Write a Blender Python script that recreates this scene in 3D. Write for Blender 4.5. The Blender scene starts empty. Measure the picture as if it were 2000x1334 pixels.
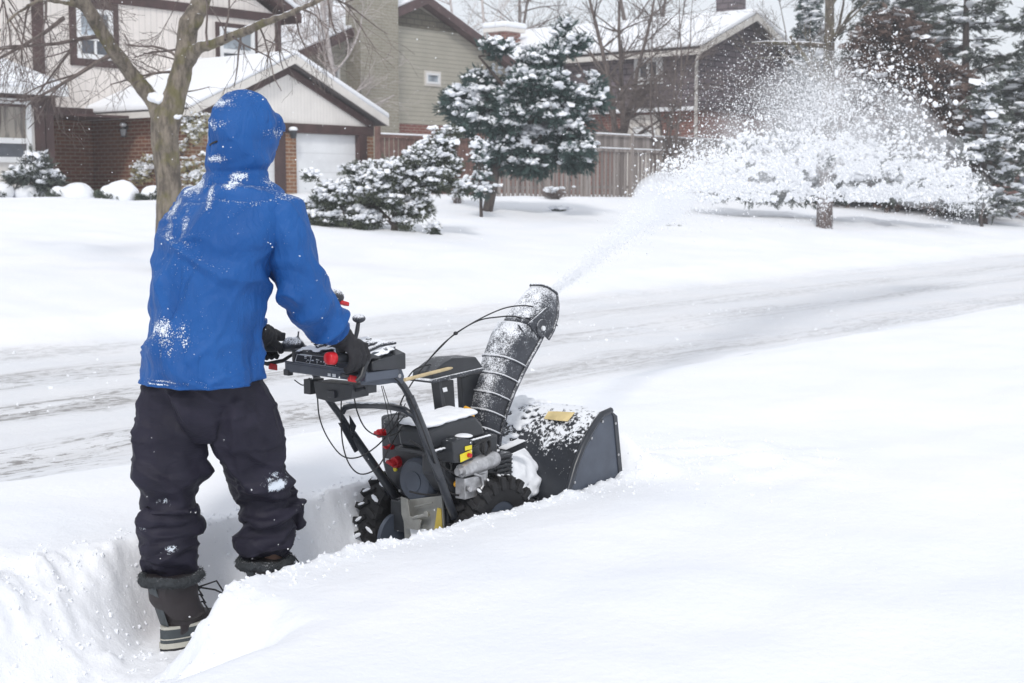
import bpy, bmesh, math, random
import numpy as np
from mathutils import Vector, Matrix, noise
R = math.radians
random.seed(7); rng = np.random.default_rng(7)
scene = bpy.context.scene
COL = scene.collection

# ------------------------------------------------------------------ camera frame
# world x = along the street (s), world y = across it (t), z up; the camera looks obliquely across the street
F = 2778.0; HZ = 370.0; CH = 1.60
A = math.atan2(.777, .63); cA, sA = math.cos(A), math.sin(A)
TH = math.atan((667 - HZ) / F)
def ray(px, py):
    u = (px - 1000) / F; v = (667 - py) / F
    x = u; Y = math.cos(TH) + math.sin(TH) * v; z = -math.sin(TH) + math.cos(TH) * v
    return Vector((x * cA + Y * sA, -x * sA + Y * cA, z)), Y
def PY(px, py, Y):
    d, y = ray(px, py); return Vector((0, 0, CH)) + d * (Y / y)
def PT(px, py, t):
    d, y = ray(px, py); return Vector((0, 0, CH)) + d * (t / d.y)
def PS(px, py, s):
    d, y = ray(px, py); return Vector((0, 0, CH)) + d * (s / d.x)
def PZ(px, py, z):
    d, y = ray(px, py); return Vector((0, 0, CH)) + d * ((z - CH) / d.z)
def V(*a): return Vector(a)
def HIT(px, py):      # first point of the ground under a pixel
    d, _ = ray(px, py); o = Vector((0,0,CH)); k = 12.0
    while k < 90:
        p = o + d*k
        if p.z < ground(p.x, p.y): return p
        k += .1
    return o + d*60

# ------------------------------------------------------------------ mesh builder
class MB:
    def __init__(s): s.v = []; s.f = []; s.extra = []
    def add(s, vs, fs):
        o = len(s.v); s.v += [tuple(v) for v in vs]; s.f += [tuple(i + o for i in f) for f in fs]; return s
    def box(s, a, b):
        x0, x1 = sorted((a[0], b[0])); y0, y1 = sorted((a[1], b[1])); z0, z1 = sorted((a[2], b[2]))
        return s.add([(x0,y0,z0),(x1,y0,z0),(x1,y1,z0),(x0,y1,z0),(x0,y0,z1),(x1,y0,z1),(x1,y1,z1),(x0,y1,z1)],
                     [(0,3,2,1),(4,5,6,7),(0,1,5,4),(1,2,6,5),(2,3,7,6),(3,0,4,7)])
    def obox(s, c, ax, ay, az):      # centre and three half-axis vectors
        c, ax, ay, az = Vector(c), Vector(ax), Vector(ay), Vector(az)
        P = [c + ax*i + ay*j + az*k for k in (-1,1) for j in (-1,1) for i in (-1,1)]
        return s.add(P, [(0,2,3,1),(4,5,7,6),(0,1,5,4),(2,6,7,3),(0,4,6,2),(1,3,7,5)])
    def prism(s, pts, vec):
        n = len(pts); vec = Vector(vec); a = [Vector(p) for p in pts]; b = [p + vec for p in a]
        fs = [tuple(range(n)), tuple(range(2*n-1, n-1, -1))]
        fs += [(i, i+n, (i+1)%n+n, (i+1)%n) for i in range(n)]
        return s.add(a + b, fs)
    def sheet(s, pts, vec, th):      # polyline swept by vec, with thickness vector th
        n = len(pts); vec = Vector(vec); th = Vector(th)
        q = [Vector(p) for p in pts]
        return s.prism(q + [p + th for p in reversed(q)], vec)
    def tube(s, pts, r, n=8, caps=True):
        pts = [Vector(p) for p in pts]; m = len(pts)
        rs = list(r) if hasattr(r, '__len__') else [r]*m
        up = None; base = len(s.v); vs = []; fs = []
        for i, p in enumerate(pts):
            d = (pts[min(i+1, m-1)] - pts[max(i-1, 0)])
            if d.length < 1e-9: d = Vector((0,0,1))
            d.normalize()
            if up is None:
                up = Vector((0,0,1)) if abs(d.z) < .9 else Vector((1,0,0))
            x = up - d * up.dot(d)
            if x.length < 1e-5: x = d.orthogonal()
            x.normalize(); y = d.cross(x); up = x
            for k in range(n):
                a = 2*math.pi*k/n
                vs.append(p + (x*math.cos(a) + y*math.sin(a))*rs[i])
        for i in range(m-1):
            for k in range(n):
                k2 = (k+1) % n
                fs.append((i*n+k, i*n+k2, (i+1)*n+k2, (i+1)*n+k))
        if caps:
            fs.append(tuple(range(n-1, -1, -1))); fs.append(tuple((m-1)*n+k for k in range(n)))
        return s.add(vs, fs)
    def rings(s, rings, closed=True, caps=True):
        n = len(rings[0]); vs = [p for r_ in rings for p in r_]; fs = []
        for i in range(len(rings)-1):
            for k in range(n if closed else n-1):
                k2 = (k+1) % n
                fs.append((i*n+k, i*n+k2, (i+1)*n+k2, (i+1)*n+k))
        if caps:
            fs.append(tuple(range(n-1, -1, -1))); fs.append(tuple((len(rings)-1)*n+k for k in range(n)))
        return s.add(vs, fs)
    def ell(s, c, r, nu=16, nv=10, rot=None):
        c = Vector(c); r = r if hasattr(r, '__len__') else (r, r, r)
        vs = []; fs = []
        for j in range(1, nv):
            a = math.pi*j/nv
            for i in range(nu):
                b = 2*math.pi*i/nu
                p = Vector((r[0]*math.sin(a)*math.cos(b), r[1]*math.sin(a)*math.sin(b), r[2]*math.cos(a)))
                vs.append(c + (rot @ p if rot else p))
        t = Vector((0,0,r[2])); vs.append(c + (rot @ t if rot else t)); vs.append(c - (rot @ t if rot else t))
        T, B = len(vs)-2, len(vs)-1
        for j in range(nv-2):
            for i in range(nu):
                i2 = (i+1) % nu
                fs.append((j*nu+i, (j+1)*nu+i, (j+1)*nu+i2, j*nu+i2))
        for i in range(nu):
            fs.append((T, i, (i+1)%nu)); fs.append((B, (nv-2)*nu+(i+1)%nu, (nv-2)*nu+i))
        return s.add(vs, fs)
    def disc(s, c, axis, r, h, n=28, r2=None):
        c = Vector(c); axis = Vector(axis).normalized()
        return s.tube([c, c + axis*h], [r, r if r2 is None else r2], n)
    def inst(s, bv, bf, pos, scale, rot=None):
        s.extra.append((np.asarray(bv, float), bf, np.asarray(pos, float), np.asarray(scale, float), rot)); return s
    def mesh(s, name):
        me = bpy.data.meshes.new(name)
        if not s.extra:
            me.from_pydata(s.v, [], s.f); return me
        Vs = [np.array(s.v, float).reshape(-1, 3)] if s.v else []
        off = len(s.v)
        li = []; ls = []
        for f in s.f: li += f; ls.append(len(f))
        li = [np.array(li, np.int64)]; ls = [np.array(ls, np.int64)]
        for bv, bf, pos, sc, rot in s.extra:
            n = len(pos)
            if n == 0: continue
            if sc.ndim == 1: sc = np.repeat(sc[:, None], 3, 1)
            P = bv[None] * sc[:, None, :]
            if rot is not None: P = np.einsum('nij,nkj->nki', rot, P)
            P = P + pos[:, None, :]
            Vs.append(P.reshape(-1, 3))
            fl = np.concatenate([np.array(f) for f in bf]); fc = np.array([len(f) for f in bf])
            idx = fl[None, :] + (np.arange(n) * len(bv))[:, None] + off
            li.append(idx.ravel()); ls.append(np.tile(fc, n)); off += n * len(bv)
        VV = np.concatenate(Vs); L = np.concatenate(li).astype(np.int32); S = np.concatenate(ls).astype(np.int32)
        me.vertices.add(len(VV)); me.vertices.foreach_set('co', VV.astype(np.float32).ravel())
        me.loops.add(len(L)); me.loops.foreach_set('vertex_index', L)
        me.polygons.add(len(S)); st = np.concatenate([[0], np.cumsum(S)[:-1]]).astype(np.int32)
        me.polygons.foreach_set('loop_start', st); me.polygons.foreach_set('loop_total', S)
        me.update(calc_edges=True); me.validate()
        return me
    def build(s, name, mat, parent=None, smooth=None, bevel=0, fix=True, sub=0):
        return link(name, s.mesh(name), mat, parent, smooth, bevel, fix and not s.extra, sub)

def origin_of(o):
    p = Vector((0,0,0))
    while o: p += o.location; o = o.parent
    return p
def link(name, me, mat, parent=None, smooth=None, bevel=0, fix=False, sub=0, loc=None):
    if fix:
        bm = bmesh.new(); bm.from_mesh(me); bmesh.ops.recalc_face_normals(bm, faces=bm.faces); bm.to_mesh(me); bm.free()
    o = bpy.data.objects.new(name, me); COL.objects.link(o)
    if mat: me.materials.append(mat)
    base = origin_of(parent) if parent else Vector((0,0,0))
    if loc is not None: o.location = Vector(loc) - base; base = Vector(loc)
    if base.length > 0: me.transform(Matrix.Translation(-base))
    o.parent = parent
    if bevel:
        m = o.modifiers.new('bevel', 'BEVEL'); m.width = bevel; m.segments = 2; m.limit_method = 'ANGLE'; m.angle_limit = R(35); m.harden_normals = False
    if sub:
        m = o.modifiers.new('sub', 'SUBSURF'); m.levels = m.render_levels = sub
    if smooth is not None or bevel:
        me.shade_smooth() if hasattr(me, 'shade_smooth') else None
        try: me.set_sharp_from_angle(angle=R(smooth if smooth else 35))
        except Exception: pass
    return o
def tag(o, label=None, cat=None, group=None, kind=None):
    if label: o['label'] = label
    if cat: o['category'] = cat
    if group: o['group'] = group
    if kind: o['kind'] = kind
    return o
def thing(name, loc, label, cat, group=None):
    o = bpy.data.objects.new(name, None); COL.objects.link(o); o.location = loc; o.empty_display_size = .1
    return tag(o, label, cat, group)
def remesh(mb, voxel, it=2, fac=.5):
    me = mb.mesh('tmp'); o = bpy.data.objects.new('tmp', me); COL.objects.link(o)
    bm = bmesh.new(); bm.from_mesh(me); bmesh.ops.recalc_face_normals(bm, faces=bm.faces); bm.to_mesh(me); bm.free()
    m = o.modifiers.new('r', 'REMESH'); m.mode = 'VOXEL'; m.voxel_size = voxel; m.adaptivity = 0
    if it:
        k = o.modifiers.new('s', 'SMOOTH'); k.iterations = it; k.factor = fac
    dg = bpy.context.evaluated_depsgraph_get(); dg.update()
    r_ = bpy.data.meshes.new_from_object(o.evaluated_get(dg))
    bpy.data.objects.remove(o); bpy.data.meshes.remove(me)
    r_.materials.clear()
    return r_
def displace(me, fn):
    n = len(me.vertices); co = np.empty(n*3, np.float32); me.vertices.foreach_get('co', co); co = co.reshape(-1, 3)
    no = np.empty(n*3, np.float32); me.vertices.foreach_get('normal', no); no = no.reshape(-1, 3)
    out = co.copy()
    for i in range(n):
        d = fn(Vector(co[i].tolist()), Vector(no[i].tolist()))
        if d: out[i] += no[i]*d
    me.vertices.foreach_set('co', out.ravel()); me.update()

# ------------------------------------------------------------------ materials
class NT:
    def __init__(s, name):
        s.m = bpy.data.materials.new(name); s.m.use_nodes = True; s.t = s.m.node_tree; s.n = s.t.nodes; s.l = s.t.links
        s.b = s.n['Principled BSDF']; s.out = s.n['Material Output']; s._c = None
    def node(s, typ, **kw):
        n = s.n.new(typ)
        for k, v in kw.items(): setattr(n, k, v)
        return n
    def link(s, a, b): s.l.new(a, b)
    def val(s, sock, v):
        if hasattr(v, 'links') or hasattr(v, 'is_output'): s.l.new(v, sock)
        else: sock.default_value = v
    @property
    def co(s):
        if s._c is None: s._c = s.node('ShaderNodeTexCoord').outputs['Object']
        return s._c
    def noise(s, scale, detail=4, rough=.6, vec=None, out='Fac', dist=0):
        n = s.node('ShaderNodeTexNoise'); n.inputs['Scale'].default_value = scale; n.inputs['Detail'].default_value = detail
        n.inputs['Roughness'].default_value = rough; n.inputs['Distortion'].default_value = dist
        s.link(vec or s.co, n.inputs['Vector']); return n.outputs[out]
    def math(s, op, a, b=0.0, c=None, clamp=False):
        n = s.node('ShaderNodeMath', operation=op); n.use_clamp = clamp
        s.val(n.inputs[0], a); s.val(n.inputs[1], b)
        if c is not None: s.val(n.inputs[2], c)
        return n.outputs[0]
    def ramp(s, v, a, b, c0=0.0, c1=1.0):
        n = s.node('ShaderNodeMapRange'); n.interpolation_type = 'SMOOTHSTEP'
        s.val(n.inputs['Value'], v); n.inputs['From Min'].default_value = a; n.inputs['From Max'].default_value = b
        n.inputs['To Min'].default_value = c0; n.inputs['To Max'].default_value = c1
        return n.outputs['Result']
    def mix(s, f, a, b):
        n = s.node('ShaderNodeMix', data_type='RGBA'); s.val(n.inputs['Factor'], f)
        for i, c in ((6, a), (7, b)):
            if isinstance(c, tuple): n.inputs[i].default_value = (*c, 1) if len(c) == 3 else c
            else: s.link(c, n.inputs[i])
        return n.outputs[2]
    def map(s, scale=(1,1,1), rot=(0,0,0), loc=(0,0,0), vec=None):
        n = s.node('ShaderNodeMapping'); n.inputs['Scale'].default_value = scale; n.inputs['Rotation'].default_value = rot; n.inputs['Location'].default_value = loc
        s.link(vec or s.co, n.inputs['Vector']); return n.outputs[0]
    def sep(s, vec=None):
        n = s.node('ShaderNodeSeparateXYZ'); s.link(vec or s.co, n.inputs[0]); return n.outputs
    def comb(s, x, y, z):
        n = s.node('ShaderNodeCombineXYZ')
        for i, v in enumerate((x, y, z)): s.val(n.inputs[i], v)
        return n.outputs[0]
    def nz(s):
        g = s.node('ShaderNodeNewGeometry'); return s.sep(g.outputs['Normal'])[2]
    def bump(s, h, strength=.3, dist=.01):
        n = s.node('ShaderNodeBump'); n.inputs['Strength'].default_value = strength; n.inputs['Distance'].default_value = dist
        s.link(h, n.inputs['Height']); s.link(n.outputs[0], s.b.inputs['Normal']); return n
    def base(s, c):
        if isinstance(c, tuple): s.b.inputs['Base Color'].default_value = (*c, 1)
        else: s.link(c, s.b.inputs['Base Color'])
    def set(s, rough=None, metal=None, spec=None):
        if rough is not None: s.val(s.b.inputs['Roughness'], rough)
        if metal is not None: s.b.inputs['Metallic'].default_value = metal
        if spec is not None: s.b.inputs['Specular IOR Level'].default_value = spec
        return s
SNOWC = (.86, .885, .93)
def simple(name, col, rough=.6, metal=0, var=.15, nscale=8, bump=0, bscale=60, bdist=.003, spec=None, emit=None):
    k = NT(name); f = k.noise(nscale)
    c2 = tuple(min(1, c*(1+var)) for c in col); c1 = tuple(c*(1-var) for c in col)
    k.base(k.mix(k.ramp(f, .3, .7), c1, c2)); k.set(rough, metal, spec)
    if bump: k.bump(k.noise(bscale, 3), bump, bdist)
    return k.m
def snowy(name, col, rough=.6, metal=0, amount=.5, nscale=60, up=.6, var=.2, bump=.3, cscale=8, soft=.06, bdist=.003):
    """a surface dusted with settled snow, thicker where it faces up"""
    k = NT(name); c2 = tuple(min(1, c*(1+var)) for c in col); c1 = tuple(c*(1-var) for c in col)
    base = k.mix(k.ramp(k.noise(cscale), .3, .7), c1, c2)
    n = k.noise(nscale, 5, .65); big = k.noise(nscale*.12, 3)
    v = k.math('ADD', k.math('MULTIPLY', k.nz(), up), k.math('ADD', k.math('MULTIPLY', n, .9), k.math('MULTIPLY', big, .5)))
    m = k.ramp(v, 1.25-amount-soft, 1.25-amount+soft)
    k.base(k.mix(m, base, SNOWC)); k.set(k.math('ADD', k.math('MULTIPLY', m, .8-rough), rough, clamp=True), metal)
    if metal: k.link(k.math('MULTIPLY', k.math('SUBTRACT', 1.0, m), metal), k.b.inputs['Metallic'])
    k.bump(k.math('ADD', k.math('MULTIPLY', m, .7), k.math('MULTIPLY', n, .5)), bump, bdist)
    return k.m
M = {}
def mk_snow(name, bs=30, b=.35, dist=.01):
    k = NT(name); k.base(k.mix(k.noise(3), (.84,.87,.92), (.9,.91,.935))); k.set(.75, spec=.25)
    k.b.inputs['Subsurface Weight'].default_value = .0
    n = k.math('ADD', k.noise(bs, 5), k.math('MULTIPLY', k.noise(bs*5, 2), .25)); k.bump(n, b, dist); return k.m
M['snow'] = mk_snow('snow'); M['roofsnow'] = mk_snow('roof_snow', 2.2, .3, .08)
def mk_siding(name, col, period, horiz, dark=.55, w=.1, snow=0):
    k = NT(name); x, y, z = k.sep()[:3]
    c = z if horiz else k.math('ADD', x, y)
    fr = k.math('FRACT', k.math('DIVIDE', c, period))
    line = k.math('LESS_THAN', fr, w)
    cc = k.mix(k.ramp(k.noise(1.3, 4), .3, .7), tuple(v*.93 for v in col), tuple(min(1, v*1.05) for v in col))
    streak = k.noise(6, 3, vec=k.map((1,1,.08) if not horiz else (.1,.1,1)))
    cc = k.mix(k.ramp(streak, .45, .75, 0, .25), cc, tuple(v*.8 for v in col))
    cc = k.mix(k.math('MULTIPLY', line, .8), cc, tuple(v*dark for v in col))
    k.base(cc); k.set(.65)
    k.bump(k.math('SUBTRACT', fr, line) if horiz else k.math('SUBTRACT', 1.0, line), .5, .012); return k.m
def mk_brick(name, c1, c2, mortar, bw=.21, bh=.07, ms=.012):
    k = NT(name); x, y, z = k.sep()[:3]
    b = k.node('ShaderNodeTexBrick'); k.link(k.comb(k.math('ADD', x, y), z, 0.0), b.inputs['Vector'])
    b.inputs['Scale'].default_value = 1; b.inputs['Brick Width'].default_value = bw; b.inputs['Row Height'].default_value = bh; b.inputs['Mortar Size'].default_value = ms
    b.inputs['Mortar Smooth'].default_value = .2
    b.inputs['Color1'].default_value = (*c1, 1); b.inputs['Color2'].default_value = (*c2, 1); b.inputs['Mortar'].default_value = (*mortar, 1)
    k.base(k.mix(k.ramp(k.noise(14), .35, .7, 0, .5), b.outputs['Color'], tuple(v*.6 for v in c1))); k.set(.85)
    k.bump(b.outputs['Fac'], .4, -.01); return k.m
M['cream'] = mk_siding('cream_board_siding', (.78,.73,.69), .2, False, .72, .1)
M['cream_fine'] = mk_siding('cream_panel_siding', (.80,.77,.735), .12, False, .82, .1)
M['olive'] = mk_siding('olive_lap_siding', (.43,.41,.345), .15, True, .5, .13)
M['stonechim'] = mk_brick('beige_chimney_brick', (.36,.33,.27), (.30,.28,.22), (.42,.4,.34), .3, .1)
M['shingle'] = mk_brick('grey_shake_shingle', (.20,.165,.185), (.145,.12,.135), (.045,.04,.045), .5, .22, .025)
M['oldshingle'] = mk_brick('weathered_shake', (.16,.145,.11), (.13,.115,.09), (.06,.055,.04), .4, .2, .02)
M['brick'] = mk_brick('brown_brick', (.225,.085,.045), (.145,.052,.032), (.34,.27,.21), .3, .1, .016)
M['brick2'] = mk_brick('orange_brick', (.30,.14,.065), (.18,.08,.045), (.38,.31,.24), .3, .1, .016)
M['redbrick'] = mk_brick('red_brick', (.26,.10,.075), (.2,.07,.055), (.34,.27,.24), .3, .1, .014)
M['brown'] = simple('brown_painted_trim', (.062,.032,.03), .55, var=.25, nscale=3)
M['brown_pale'] = simple('pale_brown_trim', (.10,.06,.06), .6, var=.25, nscale=3)  # paler brown than the main trim, for the olive house roof
M['white'] = simple('white_painted_wood', (.80,.81,.82), .45, var=.03, nscale=3)
M['cream_trim'] = simple('cream_fascia_paint', (.70,.67,.63), .5, var=.06, nscale=3)
M['garage'] = mk_siding('white_garage_door_panel', (.79,.81,.83), .53, True, .88, .05)
M['roof_dark'] = simple('dark_asphalt_roofing', (.10,.09,.09), .9, nscale=20, bump=.3, bscale=40)
def mk_glass(name, tint=(.03,.035,.045)):
    k = NT(name); k.base(k.mix(k.ramp(k.noise(.9, 3), .35, .7), tint, tuple(v*3.2 for v in tint))); k.set(.06, spec=.9); return k.m
M['glass'] = mk_glass('window_glass'); M['glass_pale'] = mk_glass('window_glass_with_blind', (.22,.25,.28))
def mk_curtain():
    k = NT('window_glass_with_curtain'); n = k.noise(7, 4, vec=k.map((1,1,.12)))
    k.base(k.mix(k.ramp(n, .4, .62), (.06,.05,.045), (.30,.27,.23))); k.set(.15, spec=.8); return k.m
M['glass_curtain'] = mk_curtain()
def mk_bark(name, c1, c2, moss=None, snow=.0, sc=14):
    k = NT(name); n = k.noise(sc, 6, .7, vec=k.map((1,1,.3)))
    c = k.mix(k.ramp(n, .35, .65), c1, c2)
    if moss: c = k.mix(k.ramp(k.noise(2.4, 5, .65), .50, .66, 0, .7), c, moss)
    if snow:
        v = k.math('ADD', k.math('MULTIPLY', k.nz(), .55), k.math('MULTIPLY', k.noise(9, 5, .7), .8))
        c = k.mix(k.ramp(v, 1.02-snow, 1.08-snow), c, SNOWC)
    k.base(c); k.set(.9); k.bump(n, .9, .02); return k.m
M['bark'] = mk_bark('mossy_grey_bark', (.085,.072,.06), (.24,.205,.165), (.135,.125,.045), .22)
M['twig'] = mk_bark('twig_bark', (.10,.08,.075), (.19,.155,.14), None, .0)
M['birch'] = mk_bark('pale_birch_bark', (.36,.31,.30), (.62,.58,.57), None, .1)
M['darkbark'] = mk_bark('dark_bark', (.045,.035,.035), (.10,.08,.07), None, .05)
def mk_fol(name, c1, c2, snow=0, sc=2.5):
    k = NT(name); c = k.mix(k.ramp(k.noise(sc, 4), .35, .65), c1, c2)
    if snow: c = k.mix(k.ramp(k.noise(5, 5, .7), .62-snow, .68-snow), c, SNOWC)
    k.base(c); k.set(.7); return k.m
M['spruce'] = mk_fol('blue_green_needles', (.022,.048,.045), (.06,.105,.095))
M['juniper'] = mk_fol('juniper_needles', (.035,.05,.035), (.095,.11,.07))
M['pine'] = mk_fol('dark_pine_needles', (.035,.05,.042), (.085,.10,.08))
M['rust'] = mk_fol('rusty_brown_needles', (.085,.055,.045), (.16,.105,.085))
M['ivy'] = mk_fol('frosted_yellow_green_leaves', (.22,.2,.09), (.42,.38,.22))
def mk_fence():
    k = NT('weathered_fence_wood'); a = k.noise(5.5, 2, .5, vec=k.map((1,1,.02))); g = k.noise(16, 4, .7, vec=k.map((1,1,.12)))
    c = k.mix(k.ramp(a, .35, .65), (.17,.145,.135), (.34,.305,.285)); c = k.mix(k.ramp(g, .5, .75, 0, .6), c, (.13,.11,.105)); k.base(c); k.set(.9); k.bump(g, .4, .01); return k.m
M['fence'] = mk_fence()
M['fence_b'] = simple('brown_fence_wood', (.15,.085,.07), .85, var=.3, nscale=4, bump=.3, bscale=30)
M['lamp_glass'] = simple('lantern_glass', (.35,.36,.38), .2)
M['black'] = snowy('black_painted_steel', (.030,.034,.043), .28, amount=-.02, nscale=110, up=.25, soft=.03)
M['black_clean'] = snowy('black_plastic', (.027,.030,.036), .38, amount=.0, nscale=120, up=.42, soft=.05, bdist=.001)
M['slate'] = simple('slate_grey_panel', (.066,.080,.108), .4, var=.12, nscale=12)
M['frost'] = snowy('frosted_black_plastic', (.035,.039,.05), .5, amount=.38, nscale=190, up=.30, soft=.13, bdist=.002)
M['housing'] = snowy('snow_caked_black_steel', (.022,.025,.032), .35, amount=.09, nscale=55, up=.60, soft=.04, bdist=.006, bump=.6)
M['tyre'] = snowy('snowy_tyre_rubber', (.014,.014,.016), .75, amount=-.2, nscale=60, up=.35, soft=.03)
M['red'] = simple('red_plastic', (.55,.012,.02), .35, var=.12, nscale=40)
M['yellow'] = simple('yellow_sticker', (.78,.66,.03), .5, var=.05)
M['amber'] = simple('amber_sticker', (.70,.50,.18), .6, var=.2, nscale=60)
M['orange'] = simple('orange_plastic', (.80,.40,.03), .45)
M['steel'] = simple('dull_muffler_steel', (.48,.48,.49), .4, .75, var=.25, nscale=25, bump=.2, bscale=120)
M['zinc'] = simple('zinc_plated_steel', (.50,.49,.44), .42, .5, var=.3, nscale=18, bump=.2, bscale=90)
M['rod'] = simple('wooden_rod', (.58,.46,.27), .6, var=.15, nscale=25)
M['label'] = simple('white_label', (.8,.82,.84), .5, var=.04)
M['lace'] = simple('black_cord', (.02,.02,.022), .7)
M['glove'] = snowy('black_knit_glove', (.016,.016,.02), .8, amount=-.12, nscale=120, up=.2, soft=.02)
M['skin'] = simple('skin', (.55,.34,.26), .5, var=.05)
M['rubber'] = snowy('grey_boot_rubber', (.060,.072,.078), .5, amount=-.22, nscale=90, up=.3, soft=.03)
M['bootcream'] = simple('cream_boot_stripe', (.50,.49,.43), .6, var=.1)
M['bootbrown'] = snowy('dark_leather_boot', (.026,.02,.022), .5, amount=-.16, nscale=90, up=.25, soft=.03)
M['fur'] = snowy('snow_flecked_fleece_cuff', (.04,.045,.05), .95, amount=.30, nscale=130, up=.15, soft=.1, bdist=.01, bump=1)

def mk_jacket():
    k = NT('blue_shell_fabric'); tc = k.node('ShaderNodeNewGeometry').outputs['Position']; trot = k.map(rot=(0,0,A), vec=tc)
    base = k.mix(k.ramp(k.noise(5, 3, vec=tc), .3, .7), (.011,.080,.285), (.016,.100,.335))
    mask = None
    for (px, py, Y, rx, rz, w) in JSPOTS:
        c = PY(px, py, Y); c = V(c.x*cA-c.y*sA, c.x*sA+c.y*cA, c.z)
        mp = k.node('ShaderNodeVectorMath', operation='SUBTRACT'); k.link(trot, mp.inputs[0]); mp.inputs[1].default_value = c
        sc = k.node('ShaderNodeVectorMath', operation='MULTIPLY'); k.link(mp.outputs[0], sc.inputs[0]); sc.inputs[1].default_value = (1/rx, 1/.26, 1/rz)
        ln = k.node('ShaderNodeVectorMath', operation='LENGTH'); k.link(sc.outputs[0], ln.inputs[0])
        mm = k.math('MULTIPLY', k.ramp(ln.outputs['Value'], 1.15, .1), w)
        mask = mm if mask is None else k.math('MAXIMUM', mask, mm)
    up = k.math('MULTIPLY', k.ramp(k.nz(), .35, .9), .45)
    mask = k.math('MAXIMUM', k.math('MULTIPLY', mask, 1.0), up)
    mask = k.math('ADD', mask, .0)
    n = k.noise(210, 3, .6, vec=tc); n2 = k.noise(34, 4, .6, vec=k.map((1,1,.55), vec=tc))
    v = k.math('ADD', k.math('ADD', k.math('MULTIPLY', n, .85), k.math('MULTIPLY', n2, .42)), k.math('MULTIPLY', mask, .30))
    m = k.ramp(v, .845, .885)
    k.base(k.mix(m, base, (.80,.86,.95)))
    k.set(k.math('ADD', k.math('MULTIPLY', m, .3), .55), spec=.2)
    hb = k.math('ADD', k.math('MULTIPLY', k.noise(9, 5, .6, vec=k.map((1.6,1.6,.7), vec=tc), dist=.6), 1.6), k.math('MULTIPLY', m, .5))
    k.bump(hb, .7, .016)
    return k.m
JSPOTS = [(370,360,4.95,.10,.07,.95), (335,400,4.95,.07,.10,.8), (470,345,4.9,.05,.025,1.1), (455,362,4.85,.05,.03,1.0), (415,385,4.85,.028,.075,.9), (365,440,4.85,.025,.085,.75),
          (330,450,4.85,.03,.06,.7), (440,205,5.0,.10,.04,.9), (430,245,4.95,.09,.03,.75), (540,260,5.0,.05,.03,.6), (420,310,4.9,.07,.022,.95),
          (322,640,4.75,.085,.05,.95), (340,655,4.75,.15,.095,.72), (360,500,4.75,.10,.20,.30), (360,735,4.8,.14,.008,1.3), (330,742,4.8,.10,.006,1.2), (530,352,4.9,.05,.03,.8), (560,375,4.85,.04,.03,.7)]
def mk_trouser():
    k = NT('navy_black_snow_trousers'); tc = k.node('ShaderNodeNewGeometry').outputs['Position']; trot = k.map(rot=(0,0,A), vec=tc)
    base = k.mix(k.ramp(k.noise(6, 3, vec=tc), .3, .7), (.012,.011,.022), (.021,.019,.035))
    mask = None
    for (px, py, Y, rx, rz, w) in [(548,935,5.0,.045,.035,1.25), (535,925,5.0,.07,.06,.75), (300,1015,4.9,.05,.02,.85), (345,1060,4.85,.05,.03,.75), (330,970,4.85,.05,.04,.5)]:
        c = PY(px, py, Y); c = V(c.x*cA-c.y*sA, c.x*sA+c.y*cA, c.z)
        mp = k.node('ShaderNodeVectorMath', operation='SUBTRACT'); k.link(trot, mp.inputs[0]); mp.inputs[1].default_value = c
        sc = k.node('ShaderNodeVectorMath', operation='MULTIPLY'); k.link(mp.outputs[0], sc.inputs[0]); sc.inputs[1].default_value = (1/rx, 1/.26, 1/rz)
        ln = k.node('ShaderNodeVectorMath', operation='LENGTH'); k.link(sc.outputs[0], ln.inputs[0])
        mm = k.math('MULTIPLY', k.ramp(ln.outputs['Value'], 1.2, .2), w)
        mask = mm if mask is None else k.math('MAXIMUM', mask, mm)
    n = k.noise(210, 3, .7, vec=tc); n2 = k.noise(40, 4, .6, vec=tc)
    v = k.math('ADD', k.math('ADD', k.math('MULTIPLY', n, .5), k.math('MULTIPLY', n2, .62)), k.math('MULTIPLY', mask, .42))
    m = k.ramp(v, .81, .87); k.base(k.mix(m, base, (.7,.76,.84))); k.set(.6, spec=.25)
    k.bump(k.math('ADD', k.math('MULTIPLY', k.noise(11, 5, .6, vec=k.map((.7,.7,1.5), vec=tc), dist=.8), 1.4), k.math('MULTIPLY', m, .4)), .5, .014)
    return k.m
M['jacket'] = mk_jacket(); M['trouser'] = mk_trouser()

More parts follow.
